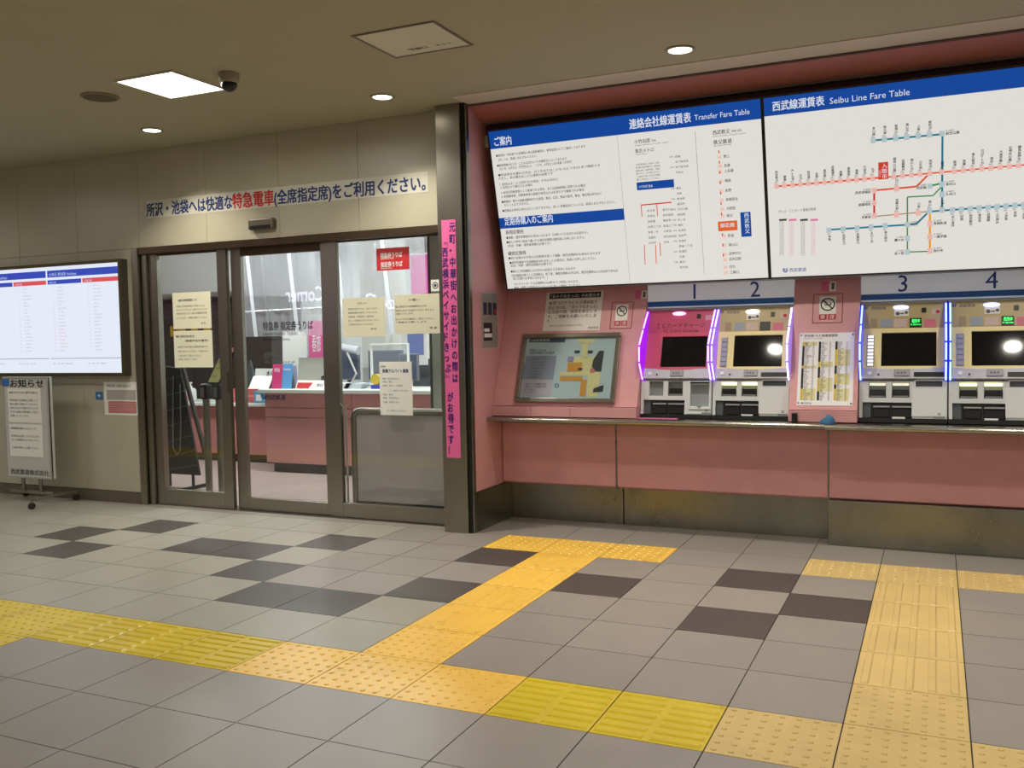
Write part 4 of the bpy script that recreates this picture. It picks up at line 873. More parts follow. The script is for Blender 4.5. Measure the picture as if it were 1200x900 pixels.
# no smoking signs
for x0, y0, x1, y1, lab in ((713.5, 353.5, 743.5, 385.5, 'no smoking sign in a thin red outline beside machine one'), (951, 343.5, 989, 379, 'no smoking sign in a thin red outline above the fare list')):
    (a, b), (c, e) = SL.px(x0, y1), SL.px(x1, y0); t = thing('no_smoking_sign', SL.pt((a+c)/2, b, 0), lab, 'sign')
    a, c = a+.004, c-.004
    MB().frame(SL, a, c, b, e, .004, 0, .002).build('red_outline', flat('outline_red', (140, 34, 44), .5), t); uc, w2, h2 = (a+c)/2, c-a, e-b
    MB().slab(SL, uc-.28*w2, uc+.28*w2, b+.3*h2, e-.1*h2, 0, .003).build('white_plate', WHITE, t)
    rr = .2*w2; vc = e-.1*h2-.28*w2-.004
    k = MB().ring(SL, uc, vc, rr, rr*1.22, .003, .0042, 28); k.poly(SL, [(uc-rr*.78, vc+rr*.62), (uc-rr*.62, vc+rr*.78), (uc+rr*.78, vc-rr*.62), (uc+rr*.62, vc-rr*.78)], .003, .0042)
    k.slab(SL, uc-rr*.6, uc+rr*.35, vc-rr*.18, vc+rr*.05, .003, .004).slab(SL, uc+rr*.42, uc+rr*.6, vc-rr*.18, vc+rr*.3, .003, .004); k.build('cigarette_mark', INK, t)
    k = MB().slab(SL, uc-.28*w2, uc-.03*w2, b+.12*h2, b+.29*h2, 0, .003).slab(SL, uc+.03*w2, uc+.28*w2, b+.12*h2, b+.29*h2, 0, .003); k.build('red_block', INKR, t)
    k = MB().text(SL, '禁', uc-.155*w2, b+.145*h2, .15*h2, .01, align='C', d=.0036).text(SL, '煙', uc+.155*w2, b+.145*h2, .15*h2, .01, align='C', d=.0036); k.text(SL, 'No Smoking', uc, b+.05*h2, .07*h2, 0, align='C', d=.001); k.build('lettering', INKW, t)
# small pink / white tags
for x0, y0, x1, y1, lab in ((744.5, 341, 757.5, 350, 'small pink and white tag left of number 1 sign'), (962.5, 330.5, 979.5, 341, 'small pink and white tag above the right no smoking sign')):
    t, u0, u1, v0, v1 = sl_thing('wall_tag', x0, y0, x1, y1, lab, 'tag', flat('tag_magenta', (220, 110, 150), .5))
    MB().slab(SL, u0+(u1-u0)*.56, u1, v0, v1, .002, .003).build('white_half', WHITE, t); MB().slab(SL, u0+(u1-u0)*.7, u1-(u1-u0)*.1, v0+.01, v1-.01, .003, .0036).build('grey_mark', INKG, t)
# fare list
(a, b), (c, e) = SL.px(932.5, 475), SL.px(1001, 389.5); u0, u1, v0, v1 = .688, 1.022, b, e; w_, h_ = u1-u0, v1-v0
t = thing('fare_list', SL.pt((u0+u1)/2, v0, 0), 'white clear-covered fare list with yellow and black columns between machines', 'poster')
MB().slab(SL, u0, u1, v0, v1, 0, .003).build('sheet', flat('list_white', (242, 242, 244), .5), t)
k = MB().text(SL, '西武線 大人普通運賃表', u0+.09*w_, v1-.055*h_, .020, .012, d=.0036).text(SL, 'Fare list for local stations', u0+.09*w_, v1-.085*h_, .011, 0, d=.0036); kb, ky, kp = MB(), MB(), MB()
names = '秋津 東久留米 新井薬師前 飯能 池袋 石神井公園 井荻 入曽 江古田 大泉学園 青梅街道 小川 恋ヶ窪 小平 小手指 国分寺 高麗 狭山市 下落合 椎名町 新所沢 田無 玉川上水 所沢 中井 中村橋 練馬 野方'.split()
for col in range(3):
    ux = u0+(.09+.30*col)*w_; rnd = random.Random(col+3); r = 0
    rows = 44 if col < 2 else 42
    while r < rows:
        n = rnd.randint(2, 8); va_ = v1-(.125+.0185*(r+n))*h_; vb_ = v1-(.125+.0185*r)*h_; bl = rnd.random() < .5
        (kb if bl else ky).slab(SL, ux-.03*w_, ux+.012*w_, max(va_, v0+.07*h_), vb_, .003, .0036)
        if not bl: kp.slab(SL, ux+.014*w_, ux+.24*w_, max(va_, v0+.07*h_), vb_, .003, .0034)
        r += n
    for r in range(44):
        vv = v1-(.14+.0185*r)*h_; k.text(SL, names[(r*3+col*7) % len(names)], ux+.02*w_, vv, .0085, .008, d=.0038); k.text(SL, f'{150+(r*37+col*11) % 60*10}', ux+.16*w_, vv, .008, 0, d=.0038)
k.build('lettering', INK, t); kb.build('index_black', INK, t); ky.build('index_yellow', flat('index_yellow', (214, 186, 60), .5), t); kp.build('row_tint', flat('row_tint', (226, 220, 170), .5), t, kind='stuff')
k = MB(); emblem(k, SL, u0+.1*w_, v0+.03*h_, .007, .003); k.text(SL, '西武鉄道', u0+.13*w_, v0+.02*h_, .012, .01, d=.0036); k.build('company_mark', INKB, t)
for fx, fy in ((.03, .03), (.97, .03), (.03, .97), (.97, .97)): MB().disc(SL, u0+fx*w_, v0+fy*h_, .006, .003, .006, 12).build('screw', STEEL_D, t)
# blue cloth and little black box by the shelf
p = Vector((.795, 3.02, .793)); q_ = onY(968.5, 496.5, 3.03)
b = MB(); cx = q_.x; rnd = random.Random(5)
prof = [(.0, .046), (.018, .043), (.032, .034), (.041, .02), (.043, .004), (.043, .0)]
n = 18; vs = []
for r, z in prof[::-1]:
    for kq in range(n):
        a = 2*math.pi*kq/n; f = 1+.14*math.sin(3*a+z*60)+.05*rnd.random(); vs.append((cx+r*f*1.05*math.cos(a), 3.035+r*f*.8*math.sin(a), .7935+z*(1+.25*math.cos(a))))
fs_ = [(i*n+k2, i*n+(k2+1) % n, (i+1)*n+(k2+1) % n, (i+1)*n+k2) for i in range(len(prof)-1) for k2 in range(n)]
b.add(vs, fs_+[tuple(range(n))[::-1]]); b.build('blue_cloth', flat('cloth_blue', (64, 112, 150), .9, bump=.4, bscale=80), smooth=True, label='crumpled blue cloth left on the stainless shelf', cat='cloth')
q_ = onY(931, 496, 3.055); t = thing('coin_box', (q_.x, 3.055, .8), 'small black box standing at the foot of the fare list', 'box')
MB().box(q_.x-.016, q_.x+.016, 3.045, 3.072, .796, .855).build('body', BLACK, t, bevel=.002); MB().box(q_.x-.011, q_.x+.011, 3.0435, 3.046, .80, .82).build('face_plate', flat('box_face', (40, 30, 28), .4), t)

# ================================================================== NOTICE STAND
YN = 2.62
t = thing('notice_stand', (-5.73, YN, 0), 'white wheeled notice stand with two taped papers beneath the wall display', 'sign stand')
N0, N1, NZ0, NZ1 = -6.02, -5.452, .21, 1.10; NS = wallplane(YN)
MB().box(N0, N1, YN, YN+.045, NZ0, NZ1).build('board', flat('stand_white', (196, 198, 190), .5), t, bevel=.004)
MB().frame(wallplane(YN), N0, N1, NZ0, NZ1, .018, -.02, .004).build('board_frame', flat('stand_frame', (168, 168, 162), .4), t, bevel=.003)
for s, v, h, wf, u in (('お知らせ', 1.015, .075, .42, N0+.10), ('西武鉄道株式会社', .245, .05, .48, N0+.055)): MB().text(NS, s, u, v, h, .02, fit=wf, d=.002).build('lettering', INKG if v < .5 else INK, t)
MB().slab(NS, N0+.0, N0+.085, 1.02, 1.085, .002, .006).build('blue_mark', flat('stand_blue', (58, 110, 180), .5), t)
for v0, v1, lines in ((.70, 1.0, ['新型コロナウイルスに関するお知らせ', '', '西武鉄道では感染防止対策として', '車内の換気や消毒を行っております。', 'お客さまにはご不便をおかけしますが', 'マスクの着用と時差通勤にご協力を', 'お願いいたします。']), (.40, .685, ['終電時刻の繰り上げについて', '', '終電時刻を繰り上げております。', '詳しくは駅係員におたずねください。', '', 'ご利用の際はご注意ください。'])):
    k = MB().slab(NS, N0+.06, N1-.09, v0, v1, .001, .003).build('taped_paper', WHITE, t)
    l = MB()
    for q, s in enumerate(lines):
        if s: l.text(NS, s, N0+.085, v1-.045-q*.034, .022, .015 if q == 0 else .006, fit=min(.36, .021*len(s)+.05), d=.0036)
    l.build('lettering', INK, k)
for x in (-5.84, -5.62): MB().tube([(x, YN+.022, .215), (x, YN+.022, .085)], .016, 10).build('post', STEEL, t, smooth=True)
MB().tube([(-6.0, YN+.022, .085), (-5.46, YN+.022, .085)], .014, 8).build('crossbar', STEEL, t, smooth=True)
cast = flat('caster_rubber', (40, 36, 32), .6)
for x in (-6.05, -5.41):
    f = MB().tube([(x+.25*(.0 if x < -5.7 else -.0), YN-.24, .075), (x, YN+.022, .085), (x, YN+.20, .075)], .013, 8).build('foot_bar', STEEL, t, smooth=True)
    for y in (YN-.24, YN+.20):
        MB().tube([(x, y, .08), (x, y, .05)], .008, 8).build('caster_stem', STEEL, f); MB().tube([(x-.014, y, .028), (x+.014, y, .028)], .027, 16).build('caster_wheel', cast, f, smooth=True)

# ================================================================== TICKET OFFICE BEHIND THE GLASS
OW = flat('office_white', (196, 199, 198), .7); OFL = flat('office_floor', (170, 152, 144), .4, var=.05, vscale=2)
fo = MB().box(-9, -1.3, 2.96, 8.8, -.12, -.001).build('floor_office', OFL, kind='structure', label='pale pinkish vinyl floor inside the ticket office', origin=(-5, 5, 0))
MB().box(-9, -1.3, 3.06, 8.8, 2.72, 2.8).build('ceiling_office', flat('office_ceiling', (216, 216, 212), .8), kind='structure', label='white office ceiling behind the glass doors')
MB().box(-9, -1.3, 8.7, 8.8, 0, 2.72).build('wall_back', OW, kind='structure', label='white back wall of the ticket office')
MB().box(-9.1, -9, 3.06, 8.8, 0, 2.72).build('wall_office_west', OW, kind='structure', label='white side wall of the ticket office')
MB().box(-1.5, -1.4, 3.8, 8.8, 0, 2.72).build('wall_office_east', OW, kind='structure', label='white side wall behind the pink ticket wall')
for x in (-6.6, -5.2, -3.9, -2.6):  # leftmost pair added to brighten the sloping bulkhead
    for y in (4.5, 7.5):
        t = thing('office_light', (x, y, 2.72), f'{ {-6.6: "leftmost", -5.2: "second", -3.9: "third", -2.6: "rightmost"}[x] } fluorescent light in the {"front" if y < 6 else "back"} row on office ceiling', 'light', 'office ceiling lights')
        MB().box(x-.6, x+.6, y-.09, y+.09, 2.69, 2.72).build('tray', OW, t)
        MB().box(x-.58, x+.58, y-.07, y+.07, 2.675, 2.69).build('tube_cover', mat('office_tube', (.9, .9, .9), .5, emit=OFFICE_E, ecol=(.95, .98, 1)), t)
        ld = bpy.data.lights.new('tube_glow', 'AREA'); ld.shape = 'RECTANGLE'; ld.size = 1.16; ld.size_y = .14; ld.energy = 30; ld.color = (.95, .98, 1)
        lo = bpy.data.objects.new('tube_glow', ld); COL.objects.link(lo); lo.parent = t; lo.location = (0, 0, -.047)
# counters
CPK = flat('counter_pink', (206, 146, 143), .4); CTOP = flat('counter_top', (222, 226, 216), .3); KICK = flat('kick_dark', (84, 78, 72), .5)
t = thing('office_counter', (-3.3, 5.0, 0), 'long pink service counter with white top inside the ticket office', 'counter')
MB().box(-4.86, -1.52, 4.84, 5.3, 0, .10).build('kick_board', KICK, t)
for z0, z1 in ((.10, .575), (.58, .675), (.68, .83)):
    for a, b in ((-4.90, -3.82), (-3.815, -2.7), (-2.695, -1.52)): MB().box(a, b, 4.775, 5.32, z0, z1).build('front_panel', CPK, t, bevel=.002)
MB().box(-4.95, -1.52, 4.72, 5.4, .83, .87).build('counter_top', CTOP, t, bevel=.006)
CP = wallplane(4.775); k = MB(); u, v = CP.px(306, 466); emblem(k, CP, u+.03, v+.02, .035, .001); ptext(k, CP, '西武鉄道', 311, 468, 5, 335, .015); k.build('company_mark', INKB, t)
t = thing('low_counter', (-6.1, 5.4, 0), 'lower pink counter with white top left of the service counter', 'counter')
MB().box(-7.6, -4.97, 5.36, 5.75, 0, .09).build('kick_board', KICK, t)
for a, b in ((-7.6, -6.3), (-6.295, -4.97)): MB().box(a, b, 5.30, 5.78, .09, .64).build('front_panel', flat('counter_pink_low', (186, 120, 116), .4), t, bevel=.002)
MB().box(-7.65, -4.955, 5.24, 5.8, .64, .675).build('counter_top', CTOP, t, bevel=.005)
# things on the counters
def stand_card(name, x0, y0, x1, y1, Y, m, label, cat, z=.8705, d=.012, body=None, ink=INK, lean=.04):
    a, b = onY(x0, y1, Y), onY(x1, y0, Y); zt = max(b.z, z+.03)
    t = thing(name, ((a.x+b.x)/2, Y, z), label, cat)
    MB().hexa([(a.x, Y, z), (b.x, Y, z), (b.x, Y+d, z), (a.x, Y+d, z), (a.x, Y+lean, zt), (b.x, Y+lean, zt), (b.x, Y+lean+d, zt), (a.x, Y+lean+d, zt)]).build('card', m, t)
    MB().hexa([(a.x+.01, Y+lean*1.2, z), (b.x-.01, Y+lean*1.2, z), (b.x-.01, Y+.1, z), (a.x+.01, Y+.1, z), (a.x+.01, Y+lean+d*1.1, z+(zt-z)*.6), (b.x-.01, Y+lean+d*1.1, z+(zt-z)*.6), (b.x-.01, Y+lean+d*1.3, z+(zt-z)*.6), (a.x+.01, Y+lean+d*1.3, z+(zt-z)*.6)]).build('easel_back', INKG, t)
    if body:
        P = Plane((0, Y, z), (1, 0, 0), (0, lean, zt-z)); l = MB()
        for s, fx, fy, fs, fw in body: l.text(P, s, a.x+fx*(b.x-a.x), fy*(zt-z), fs*(zt-z), .015, fit=fw*(b.x-a.x), d=.002)
        l.build('lettering', ink, t)
    return t, a, b, zt
stand_card('price_card', 297, 432, 326, 441, 5.12, WHITE, 'white card reading today on the counter behind the leaflets', 'card', body=[('本日の', .45, .55, .42, .5)])
stand_card('tent_card', 291, 441, 313.5, 455, 4.80, WHITE, 'wide white tent card at the left end of service counter', 'card', lean=.09)
stand_card('leaflet_stand', 318, 427, 328, 455, 4.83, flat('leaflet_pink', (206, 60, 120), .5), 'upright magenta leaflet on the service counter', 'leaflet', body=[('特急', .2, .7, .18, .6)], ink=INKW)
stand_card('leaflet_stand', 329.5, 426.5, 340, 455, 4.84, flat('leaflet_blue', (96, 158, 214), .5), 'upright light blue leaflet beside the magenta one', 'leaflet', body=[('Laview', .15, .75, .14, .7)], ink=INKW)
stand_card('counter_screen', 348, 419, 384, 443, 5.05, flat('screen_beige', (170, 168, 156), .5), 'beige counter display board behind the red sign card', 'board')
tt, a, b, zt = stand_card('sign_card', 346, 446, 379.5, 455, 4.80, WHITE, 'white sign card with a red slanted patch on the counter', 'card', body=[('窓口', .72, .35, .4, .2)])
P = Plane((0, 4.80, .8705), (1, 0, 0), (0, .04, zt-.8705)); w_, h_ = b.x-a.x, zt-.8705
MB().poly(P, [(a.x+.04*w_, .1*h_), (a.x+.46*w_, .1*h_), (a.x+.56*w_, .8*h_), (a.x+.04*w_, .8*h_)], .001, .003).build('red_patch', INKR, tt)
stand_card('poster_stand', 361, 376, 380.5, 408, 5.3, flat('poster_magenta', (222, 96, 150), .5), 'magenta poster board standing tall behind the counter', 'poster', body=[('春旅', .2, .55, .3, .5)], ink=INKW, lean=.02)
t_, a, b, zt = stand_card('notice_board', 330, 388, 358, 404, 5.36, WHITE, 'white notice panel beneath the door lettering', 'panel', lean=.02)
q_ = onY(294, 440, 4.98); t = thing('cone_sign', (q_.x, 4.98, .8705), 'small dark triangular sign on the counter left end', 'sign')
MB().hexa([(q_.x-.08, 4.95, .8705), (q_.x+.08, 4.95, .8705), (q_.x+.08, 5.01, .8705), (q_.x-.08, 5.01, .8705), (q_.x-.005, 4.975, 1.17), (q_.x+.005, 4.975, 1.17), (q_.x+.005, 4.985, 1.17), (q_.x-.005, 4.985, 1.17)]).build('plate', flat('cone_dark', (70, 76, 78), .5), t)
MB().box(q_.x-.10, q_.x+.10, 4.94, 5.02, .8705, .885).build('foot', BLACK, t)
q_ = onY(336.5, 425, 5.15); t = thing('leaflet_box', (q_.x, 5.2, .8705), 'clear blue leaflet box behind the blue leaflet', 'box')
MB().box(q_.x-.10, q_.x+.08, 5.13, 5.21, .8705, 1.10).build('box', flat('box_blue', (176, 196, 220), .4), t); MB().box(q_.x-.06, q_.x+.05, 5.128, 5.131, .95, 1.08).build('label', WHITE, t)
q_ = onY(385.5, 450, 5.0); t = thing('card_reader', (q_.x, 4.9, .8705), 'black card reader near the end of the middle door', 'reader')
MB().box(q_.x-.05, q_.x+.05, 4.93, 5.03, .8705, 1.0).build('body', BLACK, t, bevel=.01); MB().box(q_.x-.035, q_.x+.035, 4.928, 4.931, .94, .985).build('display', INKG, t)
q_ = onY(295, 463, 5.45); t = thing('red_box', (q_.x, 5.45, .675), 'pinkish red box on the lower counter', 'box')
MB().box(q_.x-.22, q_.x+.12, 5.38, 5.58, .6755, .83).build('carton', flat('carton_red', (196, 96, 92), .5), t, bevel=.004); MB().box(q_.x-.22, q_.x+.12, 5.378, 5.381, .74, .76).build('tape', flat('tape_pink', (214, 140, 132), .4), t)
q_ = onY(307.5, 465, 5.38); t = thing('tissue_pack', (q_.x, 5.38, .675), 'small light blue box at the low counter end', 'box')
MB().box(q_.x-.07, q_.x+.07, 5.32, 5.40, .6755, .81).build('pack', flat('pack_blue', (94, 164, 206), .5), t, bevel=.004); MB().box(q_.x-.04, q_.x+.04, 5.318, 5.321, .70, .77).build('label', WHITE, t)
q_ = onY(224, 472, 5.40); t = thing('sanitizer_bottle', (q_.x, 5.40, .675), 'white pump bottle of hand sanitizer on the low counter', 'bottle')
MB().lathe((q_.x, 5.40, .6755), [(.055, 0), (.065, .01), (.065, .13), (.05, .155), (.02, .165)], 20).build('bottle', flat('bottle_white', (216, 218, 214), .4), t, smooth=True)
MB().lathe((q_.x, 5.40, .6755), [(.02, .163), (.02, .185), (.008, .187), (.008, .215)], 14).tube([(q_.x+.02, 5.40, .895), (q_.x-.055, 5.40, .895)], .009, 8).build('pump', WHITE, t, smooth=True)
MB().box(q_.x-.04, q_.x+.04, 5.333, 5.337, .70, .78).build('label', flat('bottle_label', (206, 150, 150), .5), t)
# clear vinyl curtain above the counter
VN = glass_mat('clear_vinyl', (.97, .98, 1), 1.8, .26)
t = thing('vinyl_curtain', (-4.2, 4.98, 1.42), 'clear wrinkled vinyl curtain hanging above the service counter', 'curtain')
b = MB(); nx, nz = 150, 14; vs = []
for j in range(nz+1):
    for i in range(nx+1):
        x = -5.35+2.3*i/nx; f = j/nz; z = 1.42+1.22*f
        vs.append((x, 4.98+(.012+.03*f)*math.sin(x*17+1.3*math.sin(x*5+f*2.4))+.012*math.sin(x*41+f*3), z))
b.add(vs, [(j*(nx+1)+i, j*(nx+1)+i+1, (j+1)*(nx+1)+i+1, (j+1)*(nx+1)+i) for j in range(nz) for i in range(nx)]); b.build('sheet', VN, t, smooth=True)
MB().tube([(-5.4, 4.98, 2.66), (-3.0, 4.98, 2.66)], .014, 8).build('rail', flat('rail_white', (214, 216, 214), .4), t, smooth=True)
MB().tube([(-5.36, 4.975, 1.69), (-3.04, 4.975, 1.72)], .008, 8).build('tape_band', flat('tape_clear', (236, 238, 238), .2), t, smooth=True)
for x in (-5.1, -4.55, -3.95, -3.4): MB().hexa([(x-.045, 4.93, 1.42), (x+.0, 4.93, 1.42), (x+.0, 4.934, 1.42), (x-.045, 4.934, 1.42), (x-.16, 4.93, 2.64), (x-.12, 4.93, 2.64), (x-.12, 4.934, 2.64), (x-.16, 4.934, 2.64)]).build('fold_streak', glass_mat('vinyl_streak', (.98, .98, 1), 2, .62), t)  # hazy flat strips painting the bright streaks along the curtain folds
for x in (-5.3, -3.1): MB().tube([(x, 4.98, 2.66), (x, 4.98, 2.72)], .006, 6).build('hanger', STEEL, t)

# left part of the office: dark cabinet wall, bulkhead
t = thing('dark_cabinet', (-7.4, 6.8, 0), 'tall dark brown cabinet seen behind the left door', 'cabinet')
MB().box(-8.9, -6.25, 6.6, 7.2, 0, 1.92).build('carcass', flat('cabinet_dark', (50, 42, 38), .5), t)
for k2 in range(4): MB().box(-8.88+k2*.66, -8.88+k2*.66+.65, 6.575, 6.6, .08, 1.9).build('cabinet_door', flat('cabinet_door', (58, 46, 42), .45), t, bevel=.003)
q_ = onY(205, 389, 6.5); MB().box(q_.x-.15, q_.x+.55, 6.568, 6.576, q_.z-.06, q_.z+.08).build('warning_tape', flat('hazard_yellow', (212, 180, 50), .5), t)
for k2 in range(3): MB().box(q_.x-.1+k2*.22, q_.x-.0+k2*.22, 6.565, 6.569, q_.z-.06, q_.z+.08).build('stripe', BLACK if k2 else flat('hazard_orange', (206, 96, 46), .5), t)
t = thing('bulkhead', (-7.6, 6.0, 1.95), 'sloping grey bulkhead hanging over the dark cabinet', 'bulkhead')
MB().prism([(5.6, 2.719), (6.1, 2.0), (7.2, 1.93), (7.2, 2.719)], -8.95, -6.3).build('sloped_face', flat('bulkhead_grey', (222, 224, 222), .6), t); MB().box(-6.3, -6.0, 6.2, 7.2, 1.93, 2.719).build('end_box', flat('bulkhead_dark', (140, 140, 140), .6), t)
# barrier posts with a leaflet just inside the left door
yp = 3.45
for x, lab in ((243.5, 'steel barrier post with black head, nearer the left jamb'), (258.5, 'steel barrier post with black head, nearer the door stile')):
    q_ = onY(x, 520, yp); t = thing('barrier_post', (q_.x, yp, 0), lab, 'post')
    MB().lathe((q_.x, yp, 0), [(.055, 0), (.055, .008), (.04, .018), (.036, .02)], 24).build('base', STEEL_D, t, smooth=True); MB().tube([(q_.x, yp, .015), (q_.x, yp, .92)], .031, 16).build('pole', STEEL, t, smooth=True)
    MB().box(q_.x-.035, q_.x+.035, yp-.045, yp+.045, .86, 1.0).build('head', BLACK, t, bevel=.015); MB().box(q_.x-.02, q_.x+.02, yp-.048, yp-.044, .88, .97).build('belt_cassette', INKG, t)
q_ = onY(252, 470, 3.44); zt = onY(258, 430, 3.44).z
t = thing('leaflet_rack', (q_.x, 3.44, 1.0), 'black rack holding a yellow green leaflet on the barrier post', 'leaflet rack')
LRK = Plane((q_.x, 3.425, 1.002), (1, 0, 0), (.12, .08, .3))
MB().slab(LRK, -.075, .085, 0, .30, -.012, 0).build('back_plate', BLACK, t); MB().slab(LRK, -.055, .06, .01, .26, .001, .012).build('leaflet', flat('leaflet_green', (190, 190, 128), .5), t); MB().slab(LRK, -.055, .06, .24, .30, .012, .016).build('blue_top', flat('leaflet_navy', (60, 76, 160), .5), t); MB().slab(LRK, -.01, .06, .30, .35, .001, .008).build('pink_leaflet', flat('leaflet_rose', (206, 150, 160), .5), t)
k = MB()
for s, v in (('西武鉄道', .2), ('時刻表', .14), ('ご案内', .06)): k.text(LRK, s, -.045, v, .022, .01, d=.0125)
k.build('lettering', INKG, t)
# leaning board with a chain
t = thing('folded_barrier', (-4.95, 3.75, 0), 'black folded mesh barrier with a chain leaning inside the left door', 'barrier')
yb = 3.72
pp = [onY(x, y, yb) for x, y in ((190, 556), (236, 562), (213, 432), (190, 428))]
b = MB(); P = wallplane(yb); b.poly(P, [(q.x, max(q.z, .12)) for q in pp], 0, .02); b.build('panel', flat('barrier_black', (38, 38, 40), .6), t)
a, c = onY(214, 430, yb-.03), onY(241, 533, yb-.03); MB().tube([a, c], .022, 8).build('slanted_bar', flat('bar_brown', (66, 58, 52), .5), t, smooth=True)
ch_ = [onY(x, y, yb-.035) for x, y in ((203, 440), (202.5, 500), (203, 525), (207, 533), (211, 528), (212, 500), (211, 450))]; MB().tube(ch_, .006, 6).build('chain', flat('chain_grey', (130, 130, 128), .4), t, smooth=True)
a, c = onZ(203, 577, .03), onZ(243, 569, .03); MB().tube([onY(196, 578, yb-.1), onY(243, 568, yb-.1)], .018, 8).build('foot_bar', BLACK, t)
m0 = MB()
for k2 in range(7):
    a, c = pp[0].lerp(pp[3], k2/7), pp[1].lerp(pp[2], (k2+1)/7.5); m0.tube([(a.x, yb-.022, max(a.z, .14)), (c.x, yb-.022, c.z)], .004, 4)
m0.build('mesh_wire', INKG, t)
MB().tube([(pp[0].x+.1, yb+.0, .0), (pp[0].x+.1, yb+.0, .2)], .014, 8).tube([(pp[1].x-.1, yb, 0), (pp[1].x-.1, yb, .2)], .014, 8).build('leg', BLACK, t)

# right part of the office, seen through the fixed window
q0, q1 = onY(421, 300, 6.4), onY(449, 300, 6.4); t = thing('office_column', ((q0.x+q1.x)/2, 6.5, 0), 'broad white column inside the office', 'column')
MB().box(q0.x, q1.x, 6.4, 6.9, 0, 2.72).build('shaft', flat('column_white', (214, 214, 206), .6), t, bevel=.01); MB().box(q0.x-.005, q1.x+.005, 6.39, 6.91, 0, .1).build('base_band', KICK, t)
q0, q1 = onY(482, 345, 6.0), onY(501, 297, 6.0); t = thing('hanging_banner', ((q0.x+q1.x)/2, 6.0, q0.z), 'magenta banner hanging inside the office beside the window edge', 'banner')
MB().box(q0.x, q1.x, 6.0, 6.012, q0.z-.1, q1.z).build('cloth', flat('banner_magenta', (232, 96, 176), .5), t)
for z in (q0.z-.1, q1.z): MB().tube([(q0.x-.01, 6.006, z), (q1.x+.01, 6.006, z)], .012, 8).build('rod', WHITE, t)
for x in (q0.x+.03, q1.x-.03): MB().tube([(x, 6.006, q1.z), (x, 6.006, 2.72)], .003, 6).build('cord', INKG, t)
q0 = onY(501, 300, 3.5); t = thing('side_partition', ((q0.x-1.5)/2, 3.52, 0), 'pale grey partition panel just behind the window edge', 'partition')
MB().box(q0.x+.02, -1.51, 3.5, 3.54, 0, 2.72).build('panel', flat('partition_grey', (176, 182, 172), .5), t); MB().box(q0.x, q0.x+.02, 3.495, 3.545, 0, 2.72).build('edge_strip', KICK, t)
# desk with equipment
t = thing('office_desk', (-3.6, 6.0, 0), 'long grey office desk behind the service counter', 'desk')
MB().box(-5.0, -2.2, 5.8, 6.35, .69, .72).build('desk_top', flat('desk_grey', (196, 198, 196), .5), t, bevel=.004)
for x in (-4.95, -3.6, -2.25): MB().box(x-.02, x+.02, 5.84, 6.3, 0, .69).build('leg', INKG, t)
MB().box(-4.9, -2.3, 6.28, 6.3, .3, .69).build('modesty_panel', INKG, t)
def monitor(x, y, w_, h_, label):
    t = thing('monitor', (x, y, .72), label, 'monitor'); MB().box(x-.1, x+.1, y-.08, y+.08, .7205, .735).build('base', INKG, t); MB().box(x-.02, x+.02, y-.01, y+.02, .735, .95).build('neck', INKG, t)
    MB().box(x-w_/2, x+w_/2, y-.02, y+.02, .90, .90+h_).build('housing', flat('monitor_grey', (124, 130, 138), .4), t, bevel=.006); MB().box(x-w_/2+.015, x+w_/2-.015, y-.022, y-.019, .915, .885+h_).build('screen', flat('monitor_screen', (86, 96, 116), .2), t)
q_ = onY(408, 400, 6.1); monitor(q_.x, 6.1, .30, .38, 'grey office monitor at the left edge of fixed window')
q_ = onY(452, 412, 6.15); monitor(q_.x, 6.15, .46, .34, 'wide grey office monitor framed behind the job poster')
q_ = onY(470, 412, 5.95); monitor(q_.x+.1, 5.95, .24, .30, 'narrow office monitor right of the job poster')
# white pipe frame of the counter screen
t = thing('screen_frame', (-3.2, 5.05, .87), 'white pipe frame standing on the counter behind the job poster', 'frame')
q0, q1 = onY(435, 404, 5.05), onY(478, 402, 5.05); MB().tube([(q0.x, 5.05, .8705), (q0.x, 5.05, q0.z), (q1.x, 5.05, q0.z), (q1.x, 5.05, .8705)], .016, 8).build('pipe', WHITE, t, smooth=True)
for x in (q0.x, q1.x): MB().box(x-.03, x+.03, 4.98, 5.12, .8705, .885).build('foot', WHITE, t)
MB().box(q0.x+.016, q1.x-.016, 5.047, 5.053, .9, q0.z-.01).build('clear_sheet', glass_mat('acrylic', (.97, .98, 1), 1, .08), t)
# desk lamp, bag, papers, chair, blue poster
q_ = onY(404, 445, 5.9); t = thing('desk_lamp', (q_.x, 5.9, .72), 'white desk lamp with bent arm at the left of fixed window', 'lamp')
MB().lathe((q_.x, 5.9, .7205), [(.08, 0), (.08, .015), (.02, .025)], 18).build('base', WHITE, t); MB().tube([(q_.x, 5.9, .74), (q_.x+.16, 5.9, .98), (q_.x+.02, 5.9, 1.27)], .012, 8).build('arm', WHITE, t); MB().tube([(q_.x-.06, 5.9, 1.29), (q_.x+.2, 5.9, 1.24)], [.035, .05], 12).build('shade', flat('shade_white', (226, 230, 236), .4), t, smooth=True)
for k2, (x, y, c, lab) in enumerate(((404, 452, (220, 222, 220), 'low stack of white papers at the window left end'), (418, 452, (200, 206, 214), 'pale grey paper stack beside the job poster'))):
    q_ = onY(x, y, 5.0); t = thing('paper_stack', (q_.x, 5.0, .8705), lab, 'papers')
    for j in range(4): MB().box(q_.x-.10+.008*j, q_.x+.10+.01*j, 4.92, 5.1-.01*j, .871+.014*j, .883+.014*j).build('ream', flat('ream_%d' % k2, c, .6), t)
q_ = onY(441, 448, 4.95); t = thing('tape_dispenser', (q_.x, 4.95, .8705), 'yellow and blue tape dispenser left of the job poster', 'dispenser')
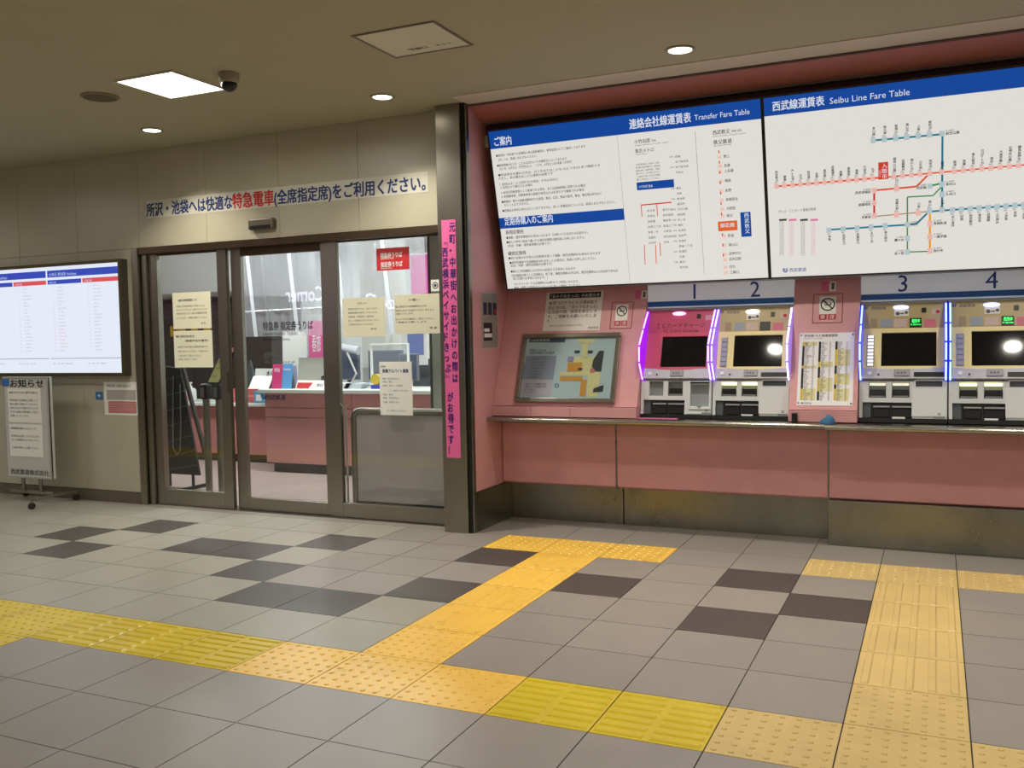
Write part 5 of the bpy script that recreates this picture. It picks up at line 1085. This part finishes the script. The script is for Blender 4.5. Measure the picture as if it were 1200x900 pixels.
MB().box(q_.x-.05, q_.x+.05, 4.92, 4.98, .871, .91).build('body', flat('disp_blue', (54, 62, 168), .5), t, bevel=.006); MB().tube([(q_.x, 4.93, .965), (q_.x, 4.97, .965)], .055, 18).build('tape_roll', flat('disp_yellow', (206, 180, 60), .5), t, smooth=True)
q_ = onY(488, 404, 6.6); t = thing('blue_poster', (q_.x, 6.6, q_.z-.2), 'blue and white poster on a board inside the office', 'poster')
MB().box(q_.x-.2, q_.x+.14, 6.6, 6.62, q_.z-.24, q_.z+.2).build('board', WHITE, t); MB().box(q_.x-.12, q_.x+.1, 6.597, 6.6, q_.z-.12, q_.z+.16).build('blue_print', flat('poster_blue', (120, 136, 196), .5), t); MB().tube([(q_.x, 6.63, 0), (q_.x, 6.63, q_.z)], .015, 8).box(q_.x-.15, q_.x+.15, 6.55, 6.7, 0, .02).build('easel', INKG, t)
q_ = onY(508, 440, 7.0); t = thing('office_chair', (q_.x, 6.9, 0), 'dark grey office chair behind the counter', 'chair')
MB().box(q_.x-.2, q_.x+.2, 6.82, 6.87, .62, 1.12).build('backrest', flat('chair_grey', (96, 102, 106), .7), t, bevel=.03); MB().box(q_.x-.22, q_.x+.22, 6.85, 7.25, .44, .52).build('seat', flat('chair_grey', (96, 102, 106), .7), t, bevel=.03)
MB().tube([(q_.x, 7.02, .06), (q_.x, 7.02, .44)], .025, 10).build('column', STEEL, t)
MB().box(q_.x-.02, q_.x+.02, 6.83, 6.88, .46, .66).build('back_bar', BLACK, t)
for k2 in range(5):
    a = 2*math.pi*k2/5; MB().tube([(q_.x, 7.02, .07), (q_.x+.24*math.cos(a), 7.02+.24*math.sin(a), .045)], .016, 6).build('leg', BLACK, t); MB().tube([(q_.x+.24*math.cos(a), 7.01+.24*math.sin(a), .025), (q_.x+.24*math.cos(a), 7.03+.24*math.sin(a), .025)], .025, 10).build('caster', BLACK, t)

# ================================================================== CAKE SHOP ACROSS THE CONCOURSE (seen only as a reflection in the glass)
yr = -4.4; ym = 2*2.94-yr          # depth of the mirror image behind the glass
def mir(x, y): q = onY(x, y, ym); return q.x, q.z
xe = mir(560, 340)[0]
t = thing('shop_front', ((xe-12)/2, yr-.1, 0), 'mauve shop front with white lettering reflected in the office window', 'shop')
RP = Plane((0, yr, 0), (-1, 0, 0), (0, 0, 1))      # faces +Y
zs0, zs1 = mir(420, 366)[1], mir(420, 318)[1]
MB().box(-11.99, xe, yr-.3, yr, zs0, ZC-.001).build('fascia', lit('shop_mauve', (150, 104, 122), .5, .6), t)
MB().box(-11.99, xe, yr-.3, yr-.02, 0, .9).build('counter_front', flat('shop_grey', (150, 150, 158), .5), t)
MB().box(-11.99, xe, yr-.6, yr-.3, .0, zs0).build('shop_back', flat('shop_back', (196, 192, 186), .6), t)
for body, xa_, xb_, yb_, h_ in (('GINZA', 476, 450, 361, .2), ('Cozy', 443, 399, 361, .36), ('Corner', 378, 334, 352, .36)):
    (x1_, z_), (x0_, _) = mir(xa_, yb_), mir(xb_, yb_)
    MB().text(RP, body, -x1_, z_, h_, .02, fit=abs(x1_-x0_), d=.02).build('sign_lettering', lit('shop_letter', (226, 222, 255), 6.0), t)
bpy.data.objects.remove(_to); bpy.data.scenes.remove(_ts)
